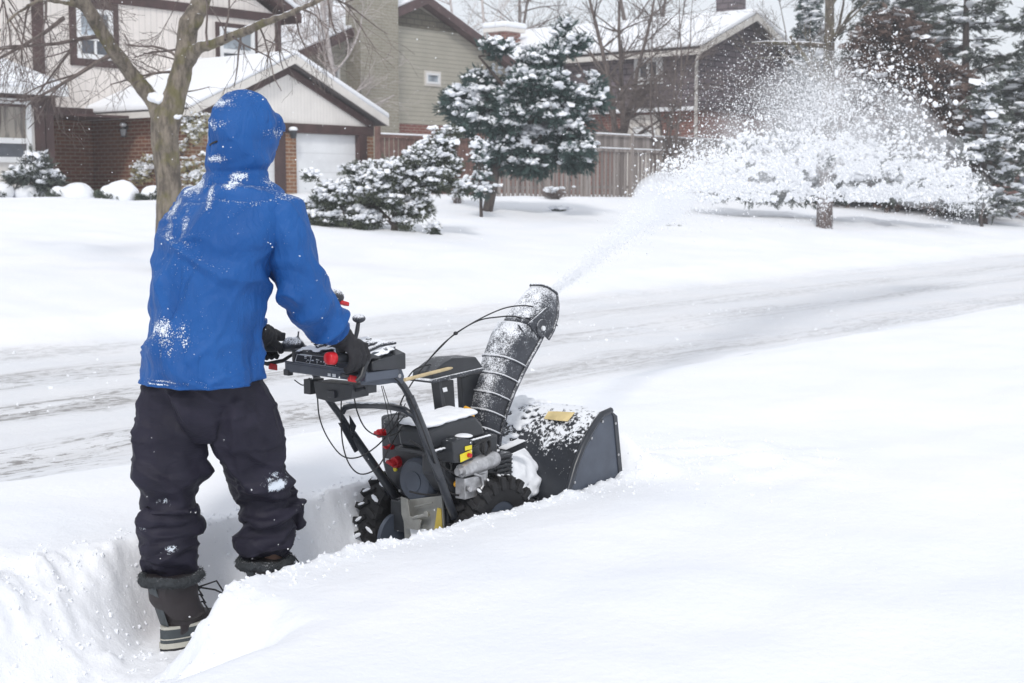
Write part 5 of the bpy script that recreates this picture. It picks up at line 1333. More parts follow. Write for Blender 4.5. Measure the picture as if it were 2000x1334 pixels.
    MB().prism([K(898,888,3.597),K(921,878,3.597),K(921,893,3.597),K(899,903,3.597)], (0,-.002,0)).build('yellow_decal', M['yellow'], sbo)
    MB().prism([K(908,872,3.597),K(921,869,3.597),K(921,877,3.597),K(908,880,3.597)], (0,-.002,0)).build('yellow_decal', M['yellow'], sbo)
    MB().disc(K(915,889,3.594), (0,-1,0), .009, .012, 14).build('starter_button', M['red'], sbo, smooth=40)
    MB().ell(K(905,851,3.64), (.035,.04,.008)).build('box_snow', M['snow'], sbo, smooth=60)
    mf = MB(); mf.tube([K(893,922,3.60),K(900,920,3.60)], [.016,.016], 14); mf.tube([K(900,920,3.60),K(922,912,3.60),K(930,909,3.60),K(962,897,3.60),K(968,895,3.60)], [.027,.030,.034,.034,.028], 22)
    mfo = mf.build('starter_motor', M['steel'], T, smooth=40)
    ca = MB(); ca.box(K(908,935,3.59), K(932,962,3.64)); ca.box(K(930,915,3.60), K(942,955,3.63)); ca.tube([K(925,925,3.585),K(940,930,3.585),K(944,948,3.585),K(938,958,3.585)], .006, 8); ca.disc(K(915,955,3.585), (0,-1,0), .012, .012, 12)
    ca.build('carburettor', M['steel'], T, bevel=.003)
    MB().disc(K(890,945,3.655), (0,-1,0), .013, .010, 14).build('oil_plug', M['orange'], T, smooth=40)
    fn = MB()
    for k in range(7):
        z_ = .40+.018*k; fn.box((4.40,3.645,z_),(4.50,3.66,z_+.006))
    fn.build('cooling_fins', M['black_clean'], T)
    hz = MB()
    for a_, b_, c_ in (((800,860,3.70),(830,880,3.66),(862,900,3.66)),((858,905,3.655),(880,925,3.62),(905,930,3.61)),((870,870,3.65),(885,893,3.62),(880,925,3.63)),((930,925,3.6),(955,925,3.62),(968,905,3.64)),((800,960,3.8),(840,972,3.7),(880,962,3.65)),((812,832,3.78),(828,850,3.70),(846,866,3.66)),((862,955,3.64),(890,972,3.62),(925,968,3.62))):
        p0, p1, p2 = K(*a_), K(*b_), K(*c_); hz.tube([p0*(1-f)**2+p1*2*f*(1-f)+p2*f*f for f in [i/8 for i in range(9)]], .0042, 6)
    hz.build('fuel_hose', M['lace'], T, smooth=60)
    bl_ = MB()
    for px, py in ((868,950),(880,905),(955,880),(962,930),(895,958),(872,885),(940,900),(850,880)): bl_.disc(K(px,py,3.652), (0,-1,0), .0055, .007, 6)
    bl_.build('engine_bolts', M['steel'], T)
    # coiled power cord
    cc = K(947, 872, 3.60); cd = MB(); pts = []
    for k in range(60):
        a = k*.33; r_ = .026+.003*math.sin(k*.7); pts.append(cc+V(.85*r_*math.cos(a), -.012+.006*math.sin(a*1.3)+.0006*k*.3, 1.25*r_*math.sin(a)))
    pts += [K(962,890,3.60), K(967,905,3.62)]; cd.tube(pts, .0045, 7); cd.tube([K(924,872,3.6), K(936,866,3.6), cc+V(0,-.01,.03)], .004, 6); cd.build('power_cord', M['lace'], T, smooth=60)
    # ---- handle bars
    hb = MB(); hb.tube([K(735,702),K(752,706),K(768,728),K(790,757),K(808,790),K(824,835),K(842,885),K(853,922),K(858,938)], .0135, 12)
    hbo = hb.build('handlebar', B, T, smooth=60)
    lo = MB(); lo.tube([K(800,775,N+.0),K(826,838,N),K(848,900,N),K(868,958,N),K(878,985,N),K(888,1010,3.66)], .017, 12); lo.box(K(812,800,3.60), K(812,800,3.60)+V(.012,.012,.02))
    lo.prism(poly([(800,770),(818,800),(846,870),(866,925),(858,938),(838,900),(815,830)], 3.603), (0,.008,0)); lo.build('handle_bracket', B, T, bevel=.002)
    FT = 4.04
    hb = MB(); hb.tube([V(3.66,4.06,GRIP_F.z),V(3.72,4.06,GRIP_F.z-.01),K(640,778,FT),K(665,812,FT),K(700,868,FT),K(742,925,FT)], .0135, 12); hb.build('handlebar', B, T, smooth=60)
    lo = MB(); lo.tube([K(688,848,FT),K(738,920,FT),K(772,972,FT),K(792,1004,FT)], .018, 12); lo.prism(poly([(662,826),(674,826),(700,880),(694,884)], FT-.02), (0,.006,0)); lo.prism(poly([(684,812),(696,832),(692,846),(686,842)], FT-.02), (0,.006,0)); lo.build('handle_bracket', B, T, smooth=50)
    cb = MB().tube([K(668,806,4.04),K(674,796,4.03),K(690,792,4.0),K(730,792,3.86),K(765,795,3.74),K(790,800,3.66),K(808,812,3.63),K(822,836,3.62)], .0125, 12); cb.build('cross_bar', B, T, smooth=60)
    cs = MB(); 
    for i in range(16):
        p = K(682,787,4.0).lerp(K(775,789,3.72), i/15); cs.ell(p+V(0,0,.002), (.012,.02,.003+.0015*math.sin(i*2)), 8, 5)
    cs_ = remesh(cs, .004, 1); link('bar_snow', cs_, M['snow'], T); cs_.shade_smooth()
    # grips
    for g, red, sg in ((GRIP_N, True, -1), (GRIP_F, False, 1)):
        gr = MB().tube([g+V(-.085,0,.008), g+V(.09,0,-.006)], .017, 16); go = gr.build('grip', M['black_clean'], T, smooth=60)
        MB().tube([g+V(-.112,0,.011), g+V(-.108,0,.0105), g+V(-.082,0,.008), g+V(-.078,0,.008)], [.018,.0225,.0235,.019], 20).build('grip_end', M['red'], go, smooth=50)
        lv = MB(); lv.tube([g+V(.11,-.01*sg,-.03), g+V(.06,0,-.055), g+V(-.02,.0,-.060), g+V(-.045,0,-.052)], [.006,.008,.008,.006], 8)
        lv.build('trigger_lever', M['black_clean'], go, smooth=60)
        MB().obox(g+V(.005,-.004,-.073), (.018,0,-.004), (0,.007,0), (0,0,.012)).build('red_trigger', M['red'], go, bevel=.003)
        # guard: wide black loop bowing below the hand
        if red: MB().tube([K(742,700,3.60),K(722,696,3.585),K(712,712,3.58),K(706,735,3.58),K(696,744,3.585)], [.008,.011,.012,.011,.006], 10).build('lever_guard', M['black_clean'], go, smooth=60)
    MB().tube([V(3.62,4.06,GRIP_F.z-.0), V(3.72,4.05,GRIP_F.z-.01), V(3.80,4.0,GRIP_F.z-.03)], .0135, 10).build('far_tube', B, T, smooth=60)
    # ---- dash panel
    sd = K(705, 745, 3.60).x
    def D(px, py, s=sd): return PS(px, py, s)
    def DZ(px, py): return D(px, py).z
    zlo0, zhi0 = D(706,746).z, D(706,730).z
    y0, y1 = 3.575, D(556, 722).y
    da = MB()
    dz = .018
    ya, yb = y0, y1
    # lower lip
    da.prism([V(sd,ya,D(705,746).z),V(sd,yb,D(558,726).z),V(sd,yb,D(558,708).z),V(sd,ya,D(705,728).z)], (.17,0,0)); lip = da.build('dash_panel', M['slate'], T, bevel=.004)
    up = MB(); up.prism([V(sd+.02,ya+.02,D(705,730).z),V(sd+.02,yb-.02,D(558,709).z),V(sd+.035,yb-.02,D(562,690).z),V(sd+.035,ya+.02,D(702,706).z)], (.15,0,0)); upo = up.build('control_face', M['black_clean'], T, bevel=.004)
    e = MB(); e.tube([V(sd+.004,ya,D(705,727).z), V(sd+.004,yb,D(558,707).z)], .0045, 8); e.build('chrome_edge', M['slate'], lip, smooth=60)
    # printed panel marks: white outlines, icons and little bars
    pm = MB(); 
    def mark(fx0, fx1, fz0, fz1):
        def pt(fx, fz):
            y = (yb-.025)+(ya+.03-(yb-.025))*fx; b0 = D(558,707).z*(1-fx)+D(705,729).z*fx; t0 = D(562,690).z*(1-fx)+D(702,706).z*fx
            return V(sd+.020+.015*fz-.003, y, b0+(t0-b0)*fz)
        a, b, c, d = pt(fx0,fz0), pt(fx1,fz0), pt(fx1,fz1), pt(fx0,fz1); pm.prism([a,b,c,d], (.0015,0,0))
    mark(.03,.24,.80,.93)
    for x in (.03,.24,.46): mark(x, x+.006, .1, .93)
    mark(.03,.66,.08,.11); mark(.24,.66,.90,.92)
    R_ = random.Random(2)
    for i in range(22):
        x = .05+.58*R_.random(); z = R_.choice((.22,.38,.52,.66)); mark(x, x+R_.choice((.008,.015,.03)), z, z+R_.choice((.05,.1)))
    pm.build('panel_markings', M['label'], upo)
    MB().box(D(640,729,sd-.002), D(646,735,sd-.001)).build('white_decal', M['label'], lip); MB().box(D(649,730,sd-.002), D(656,737,sd-.001)).build('white_decal', M['label'], lip)
    # side bracket plates near, with bolts
    bp = MB(); bp.prism(poly([(706,752),(706,735),(716,700),(730,688),(750,686),(775,694),(790,735),(786,750),(768,748),(742,752)], 3.60), (0,.006,0)); bpo = bp.build('side_bracket', M['slate'], T, bevel=.002)
    MB().disc(K(735,703,3.597), (0,-1,0), .009, .008, 6).build('bolt', M['label'], bpo)
    for px, py in ((764,716),(779,734)): MB().disc(K(px,py,3.597), (0,-1,0), .008, .005, 14).build('bolt', M['steel'], bpo)
    # dash hood (top cover) with snow streaks
    tp = MB(); zt = D(640,692).z
    for i in range(1): tp.rings([[V(sd+.035,y_,D(702,705).z+(zl)*1.0) for y_, zl in ((ya,-.004),(ya+.1,0),(yb-.1,.012),(yb,.012))]+[V(sd+.21,y_,zt+zl) for y_, zl in ((yb,.0),(yb-.1,.028),(ya+.1,.030),(ya,.0))]]*1+[[V(sd+.035,y_,zt-.05) for y_ in (ya,ya+.1,yb-.1,yb)]+[V(sd+.21,y_,zt-.06) for y_ in (yb,yb-.1,ya+.1,ya)]])
    tpo = tp.build('dash_cover', M['black_clean'], T, bevel=.006)
    ds = MB()
    for i in range(70):
        f, g = R_.random(), R_.random(); x = sd+.05+.155*g; y = ya+.02+(yb-ya-.04)*f; ds.ell((x, y, zt-.012+.036*g+.012*math.sin(math.pi*f)), (.025+.02*R_.random(),.022,.009), 9, 6)
    me = remesh(ds, .006, 2); displace(me, lambda c, n: .006*noise.noise(c*26)+.004*math.sin(c.y*110)); link('dash_snow', me, mixdash, T); me.shade_smooth()
    # finger-like ridges on the cover
    rg = MB()
    for f in (.15,.27,.39,.62,.74): rg.tube([V(sd+.06,ya+(yb-ya)*f,zt+.012), V(sd+.13,ya+(yb-ya)*f-.01,zt+.034), V(sd+.20,ya+(yb-ya)*f-.02,zt+.036)], [.007,.009,.006], 8)
    rg.build('lever_slot_ribs', M['frost'], tpo, smooth=60)
    # levers
    a = K(693, 668, 3.74); kt = K(701, 622, 3.74); lv = MB().tube([a, a.lerp(kt,.5)+V(.002,0,0), kt], [.007,.0085,.007], 10); lo = lv.build('shift_lever', M['black_clean'], T, smooth=60)
    MB().ell(kt, (.026,.024,.017)).build('lever_knob', M['frost'], lo, smooth=60)
    a = K(668, 640, 3.80); kt = K(656, 580, 3.86); b2 = V(sd+.12, 3.88, zt+.01); lv = MB().tube([b2, b2.lerp(kt,.6), kt], [.007,.008,.008], 10); lo = lv.build('chute_lever', M['black_clean'], T, smooth=60)
    MB().ell(kt+V(0,0,.004), (.036,.028,.026), rot=Matrix.Rotation(.5,3,'Y')).build('lever_knob', M['frost'], lo, smooth=60)
    MB().obox(kt+V(.028,-.008,-.024), (.022,0,-.006), (0,.014,0), (.001,0,.008)).build('red_trigger', M['red'], lo, bevel=.004)
    a = K(612, 668, 3.92); lv = MB().tube([a, K(607,648,3.92)], [.009,.007], 8).build('short_lever', M['rod'], T, smooth=60)
    # far control pod by the left hand
    pd = MB(); pc = V(3.665, 4.05, GRIP_F.z+.012); pd.ell(pc, (.05,.032,.028)); pd.ell(pc+V(.035,-.01,-.02), (.03,.02,.02)); pd.tube([pc+V(.02,-.01,.02), pc+V(.022,-.01,.048)], .004, 6)
    me = remesh(pd, .005, 2); displace(me, lambda c, n: .005*noise.noise(c*50)); link('control_pod', me, M['frost'], T); me.shade_smooth()
    MB().obox(D(563,727,sd+.01), (.012,0,0), (0,.016,0), (0,0,.012)).build('rubber_bumper', M['black_clean'], T, bevel=.004)
    # gear box under the dash
    gb = MB(); gb.prism([D(612,745,sd+.04),D(690,752,sd+.04),D(686,778,sd+.04),D(650,786,sd+.04),D(618,778,sd+.04)], (.09,0,0)); gb.box(D(606,742,sd+.05), D(620,765,sd+.12)); gb.box(D(640,762,sd+.03), D(664,776,sd+.06)); gb.box(D(716,752,sd+.05), D(736,766,sd+.10)); gb.tube([D(690,764,sd+.06), D(712,758,sd+.06)], .007, 8)
    gb.build('lever_gear_box', M['black_clean'], T, bevel=.003)
    # ---- cables
    def cable(pts, r=.0028, name='control_cable', m='lace'): 
        P = [K(*p) for p in pts]; out = []
        n = len(P)
        for i in range(n-1):
            p0, p1, p2, p3 = P[max(0,i-1)], P[i], P[i+1], P[min(n-1,i+2)]
            for k in range(6):
                t_ = k/6; out.append(.5*((2*p1)+(p2-p0)*t_+(2*p0-5*p1+4*p2-p3)*t_*t_+(3*p1-p0-3*p2+p3)*t_**3))
        out.append(P[-1]); MB().tube(out, r, 6).build(name, M[m], T, smooth=60)
    cable([(620,772,3.9),(624,815,3.9),(640,855,3.9),(668,890,3.88),(700,893,3.85),(735,872,3.82),(765,840,3.80),(790,812,3.8)])
    cable([(667,772,3.85),(666,820,3.85),(670,870,3.83),(683,908,3.80),(705,926,3.78),(735,915,3.78),(758,880,3.78),(775,850,3.8),(792,828,3.82)])
    cable([(690,765,3.8),(698,805,3.78),(715,838,3.76),(742,852,3.74),(770,848,3.76),(788,830,3.80),(795,812,3.84)])
    cable([(745,754,3.7),(756,800,3.74),(764,845,3.80)], .0016); cable([(748,754,3.72),(762,800,3.76),(770,842,3.80)], .0016)
    cable([(785,790,3.8),(765,820,3.8),(748,842,3.85)], .002); cable([(792,788,3.8),(774,822,3.8),(762,850,3.85)], .002)
    cable([(722,690,3.64),(735,712,3.60),(760,730,3.59),(784,752,3.59),(806,790,3.59),(830,850,3.59),(850,905,3.60)], .0032)
    cable([(575,742,3.98),(590,752,3.97),(600,748,3.96),(604,738,3.95)], .0022)
    for e_ in (0, 1):
        cable([(776,835,3.84),(782,790,3.84),(797,760,3.84),(830,712,3.86),(862+e_*2,675,3.87),(890,652-e_*1,3.87),(935,624+e_*2,3.87)]+([(985,602,3.86),(1025,597,3.84),(1055,603,3.80),(1066,612,3.79)] if e_ == 0 else [(975,619,3.87),(1005,618,3.85),(1032,627,3.82),(1043,638,3.80)]), .003)
    MB().ell(K(890,651,3.87), (.010,.010,.008)).build('cable_clip', M['lace'], T)
    cable([(795,740,3.9),(810,722,3.9),(835,713,3.9),(850,712,3.9)], .003)
    MB().tube([K(790,742,3.78), K(898,714,3.86)], .0075, 10).build('chute_rod', M['rod'], T, smooth=60)
    MB().tube([K(892,716,3.86), K(908,710,3.86)], [.012,.011], 12).build('rod_joint', M['steel'], T, smooth=50)
    # ---- chute rotator
    ro = MB(); ro.prism(poly([(843,742),(845,728),(870,708),(885,700),(930,697),(943,715),(946,722),(938,730),(880,738),(862,746)], 3.84), (0,.11,0)); roo = ro.build('rotator_cover', M['black_clean'], T, bevel=.006)
    MB().prism(poly([(842,745),(846,741),(880,733),(945,718),(947,723),(882,741),(846,749)], 3.83), (0,.13,0)).build('cover_lip', M['frost'], roo, bevel=.002)
    po = MB(); po.prism(poly([(857,745),(886,742),(890,805),(896,850),(874,850),(868,800)], 3.88), (0,.012,0)); po.prism(poly([(857,745),(862,745),(872,800),(878,850),(872,850),(864,800)], 3.84), (0,.045,0))
    po.build('rotator_post', M['black_clean'], T, bevel=.002)
    po = MB(); po.prism(poly([(902,738),(940,725),(936,770),(925,850),(908,850)], 3.90), (0,.03,0)); po.build('rotator_post', M['black_clean'], T, bevel=.003)
    MB().prism(poly([(864,758),(872,756),(874,764),(866,766)], 3.837), (0,-.001,0)).build('white_decal', M['label'], T)
    # ---- chute
    st = [(878,932,970),(850,922,972),(820,919,978),(790,920,986),(755,930,999),(720,943,1015),(690,953,1030),(665,963,1044),(640,976,1056)]
    TCH = 3.87
    def arc(c, r, a0, a1, n, tilt, sq=1.0):
        f = lambda v: math.copysign(abs(v)**.62, v)*.97
        return [c + V(r*f(math.cos(a)), r*f(math.sin(a))*sq, -tilt*r*f(math.cos(a))) for a in np.linspace(a0, a1, n)]
    ch = MB(); rings = []; rib = []
    for y_, l, r_ in st:
        c = K((l+r_)/2, y_, TCH); rr = (r_-l)/2*PYdist(c)/F
        rings.append((c, rr))
    def chute_ring(c, rr, th=0.0, n=22): return arc(c, rr+th, R(58), R(302), n, .42)
    ch.rings([chute_ring(c, rr) for c, rr in rings], closed=False, caps=False)
    cho = ch.build('chute', M['frost'], T, smooth=60, fix=False); m = cho.modifiers.new('s','SOLIDIFY'); m.thickness = .006
    rb = MB(); rs_ = MB()
    def lerp_ring(f):
        x = f*(len(rings)-1); i = min(len(rings)-2, int(x)); g = x-i; return rings[i][0].lerp(rings[i+1][0], g), rings[i][1]*(1-g)+rings[i+1][1]*g
    for f in (.05,.16,.30,.43,.56,.68):
        c, rr = lerp_ring(f); rb.tube(chute_ring(c, rr, .003), .0032, 6); rs_.tube([p+V(0,0,.005) for p in chute_ring(c, rr, .005)[4:]], .0021, 5)
    rb.build('chute_rib', M['frost'], cho, smooth=60); rs_.build('rib_snow', M['snow'], cho, smooth=60)
    eg = MB()
    for k in (0, -1): eg.tube([chute_ring(c, rr, .006)[k] for c, rr in rings], .0075, 7)
    eg.build('chute_flange', M['frost'], cho, smooth=60)
    # deflector cap
    st2 = [(648,984,1066),(630,994,1076),(605,1012,1084),(585,1026,1086),(566,1040,1084)]
    r2 = []
    for y_, l, r_ in st2:
        c = K((l+r_)/2, y_, TCH); r2.append((c, (r_-l)/2*PYdist(c)/F))
    cp_ = MB(); cp_.rings([arc(c, rr, R(50), R(310), 22, .5) for c, rr in r2], closed=False, caps=False)
    cpo = cp_.build('deflector', M['frost'], T, smooth=60, fix=False); m = cpo.modifiers.new('s','SOLIDIFY'); m.thickness = .006
    eg = MB().tube(arc(r2[-1][0], r2[-1][1]+.003, R(50), R(310), 22, .5), .006, 6)
    for k in (0, -1): eg.tube([arc(c, rr+.003, R(50), R(310), 22, .5)[k] for c, rr in r2], .006, 6)
    eg.build('deflector_edge', M['frost'], cpo, smooth=60)
    hp = MB(); hc_ = K(1058, 641, 3.78); hp.disc(hc_, (0,-1,0), .040, .006, 26); hp.prism([K(1030,632,3.785),K(1066,600,3.785),K(1078,612,3.785),K(1078,640,3.785),K(1050,660,3.785)], (0,-.006,0)); hpo = hp.build('hinge_plate', M['frost'], T, bevel=.002)
    MB().disc(hc_+V(0,-.006,0), (0,-1,0), .011, .008, 8).build('hinge_bolt', M['label'], hpo)
    bk = MB(); bk.prism([K(986,617,3.93),K(1000,612,3.93),K(1040,622,3.93),K(1046,634,3.93),K(1010,628,3.93),K(992,628,3.93)], (0,-.13,0)); bk.build('cable_bracket', M['frost'], cho, bevel=.003)
    MB().tube([K(1012,634,3.80),K(1024,652,3.79),K(1040,660,3.785)], .004, 6).build('spring', M['frost'], cho, smooth=60)
    # ---- auger housing
    cv = [(1104,985),(1104,965),(1111,940),(1120,908),(1134,872),(1148,844),(1160,824),(1172,808),(1190,800)]
    t0, t1 = 3.525, 4.19
    hs = MB(); P = poly(cv, t0); P[0].z = .03; hs.sheet(P, (0,t1-t0,0), (.006,0,-.003)); hso = hs.build('auger_housing', M['housing'], T, smooth=40)
    # side plates
    front = [(1200,812),(1206,880),(1210,942)]
    for tt in (t0-.006, t1+.001):
        pp = [p.copy() for p in poly(cv, t0)]+[p.copy() for p in poly(front, t0)]; pp[0].z = .03; q = pp[-1].copy(); q.z = .03; pp.append(q)
        for p in pp: p.y = tt
        MB().prism(pp, (0,.005,0)).build('side_plate', M['slate'], hso, bevel=.001)
        rm = MB(); rm.tube([p+V(.004,0,-.003) for p in pp[1:9]], .014, 8); rm.build('curved_rim', B, hso, smooth=60)
        sbt = MB()
        for k_ in (2, 5, 7, 9, 10): sbt.disc(pp[k_].lerp(V(5.0,tt,.3), .10)+V(0,-.001,0), (0,-1,0), .006, .006, 8)
        sbt.build('plate_bolts', M['steel'], hso)
        ff = MB(); a_, b_, c_ = pp[8], pp[9], pp[11]
        ff.prism([a_+V(-.012,-.005,.004), b_+V(.008,-.005,0), c_+V(.016,-.005,0), c_+V(-.012,-.005,0), b_+V(-.02,-.005,0)], (0,.015,0)); ff.build('front_edge', B, hso, bevel=.002)
    for tt, a_ in ((t0+.003, -1),):
        pass
    # inner auger (hidden from here, but real)
    au = MB(); cx, cz = P[4].x+.14, .24
    au.tube([V(cx,t0+.01,cz), V(cx,t1-.01,cz)], .018, 10)
    for sgn, y0_ in ((1, t0+.02), (-1, t1-.02)):
        pts = []
        for k in range(40):
            f = k/39; a = sgn*f*2*math.pi*1.6; pts.append(V(cx+.15*math.cos(a), y0_+sgn*f*.29, cz+.15*math.sin(a)))
        au.tube(pts, .010, 6)
    au.build('auger', M['black_clean'], hso, smooth=60)
    # sticker on top
    def onh(px, py):
        best = None
        from mathutils.geometry import intersect_line_plane
        d_, _ = ray(px, py); o_ = V(0,0,CH)
        for i in range(len(P)-1):
            a_, b_ = P[i], P[i+1]; n_ = (b_-a_).cross(V(0,1,0)); h = intersect_line_plane(o_, o_+d_*9, a_, n_)
            if h is None: continue
            f = (h-a_).dot(b_-a_)/(b_-a_).length_squared
            if -.001 <= f <= 1.001 and t0 <= h.y <= t1+.3:
                n_.normalize(); n_ = n_ if n_.dot(d_) < 0 else -n_
                if best is None or h.length < best[0].length: best = (h+n_*.007, n_)
        return best
    q = [onh(*p) for p in ((1072,806),(1090,806),(1106,807),(1124,808),(1117,817),(1110,825),(1094,824),(1078,822),(1063,820),(1068,813))]
    if all(q): MB().prism([h for h, n_ in q], q[0][1]*.001).build('warning_sticker', M['ambers'], hso)
    # wedge of frozen snow and the lug on the back of the housing
    wl = [onh(*p) for p in ((1118,846),(1126,850),(1128,880),(1124,905),(1112,900),(1116,875))]
    # impeller drum with its rim, snow heaped on top
    dc = V(4.74, 3.88, .27); dr = MB().tube([V(4.50,3.88,.27), V(4.98,3.88,.27)], .19, 40); dr.tube([V(4.44,3.86,.28),V(4.52,3.88,.27)], [.12,.17], 30); dro = dr.build('impeller_drum', M['housing'], T, smooth=30)
    rr_ = MB().disc(V(4.70,3.88,.27), (1,0,0), .213, .010, 48); rr_.build('drum_rim', M['frost'], dro, smooth=30)
    sm = MB(); 
    for i in range(110):
        a = R_.uniform(-1.45,.6); x = R_.uniform(4.48,4.70); rad = .195+.03*(1-abs(a)/1.45)*(4.75-x)/.25; sm.ell((x, 3.88+rad*math.sin(a), .27+rad*math.cos(a)), (.055,.055,.03), 9, 6)
    for i in range(40):
        a = R_.uniform(-.75,1.2); x = R_.uniform(4.72,4.95); rad = .19; sm.ell((x, 3.88+rad*math.sin(a), .27+rad*math.cos(a)), (.05,.05,.03), 9, 6)
    me = remesh(sm, .010, 4); displace(me, lambda c, n: .012*noise.noise(c*13)+.005*noise.noise(c*40)); link('drum_snow', me, M['snow'], dro); me.shade_smooth()
    # snow caked over the far half of the housing, thinning toward the near side
    cs = MB(); 
    for i in range(420):
        f = R_.random()**1.5*.62; g = R_.random()
        x = g*(len(P)-1); k = min(len(P)-2, int(x)); p = P[k].lerp(P[k+1], x-k); n_ = (P[k+1]-P[k]).cross(V(0,1,0)).normalized(); n_ = n_ if n_.x < 0 else -n_
        y = t1-.0-f*.58; size = .034*(1-.62*f)*(.5+.5*g)*R_.uniform(.5,1.1)
        if g < .45 and f > .5: continue
        cs.ell(p.xyz*1+V(0,y-p.y,0)+n_*.004, (size,size*1.3,size*.55), 8, 6)
    me = remesh(cs, .007, 2); displace(me, lambda c, n: .006*noise.noise(c*26)+.004*noise.noise(c*70)); link('housing_snow', me, M['snow'], hso); me.shade_smooth()
    # clean-out tool clipped behind the housing
    tl = MB(); a_, b_ = K(982,884,3.74), K(1020,867,3.66); tl.obox((a_+b_)/2, (b_-a_)*.5, V(.0,.022,0), V(.004,0,.013)); tl.build('clean_out_tool', M['black_clean'], T, bevel=.004)
    MB().obox((a_+b_)/2+V(0,.004,.016), (b_-a_)*.5, V(0,.022,0), V(0,0,.005)).build('tool_snow', M['snow'], T, bevel=.004)
    # belt cover behind the drum
    MB().prism(poly([(955,918),(972,908),(984,922),(984,945),(962,945)], 3.74), (0,.22,0)).build('belt_cover', M['black_clean'], T, bevel=.012)
M['dirty_yellow'] = snowy('dirty_yellow_decal', (.50,.38,.07), .6, amount=.12, nscale=60, up=.2, soft=.1)
M['zinc'] = snowy('snow_dusted_zinc_plate', (.30,.30,.28), .45, .45, amount=.12, nscale=40, up=.3, soft=.12, bdist=.004)
mixdash = snowy('snow_streaked_plastic', (.03,.034,.042), .6, amount=.36, nscale=45, up=.45, soft=.08, bdist=.006)
M['ambers'] = snowy('frosted_amber_sticker', (.70,.56,.28), .6, amount=-.05, nscale=80, up=.2, soft=.12)
blower()

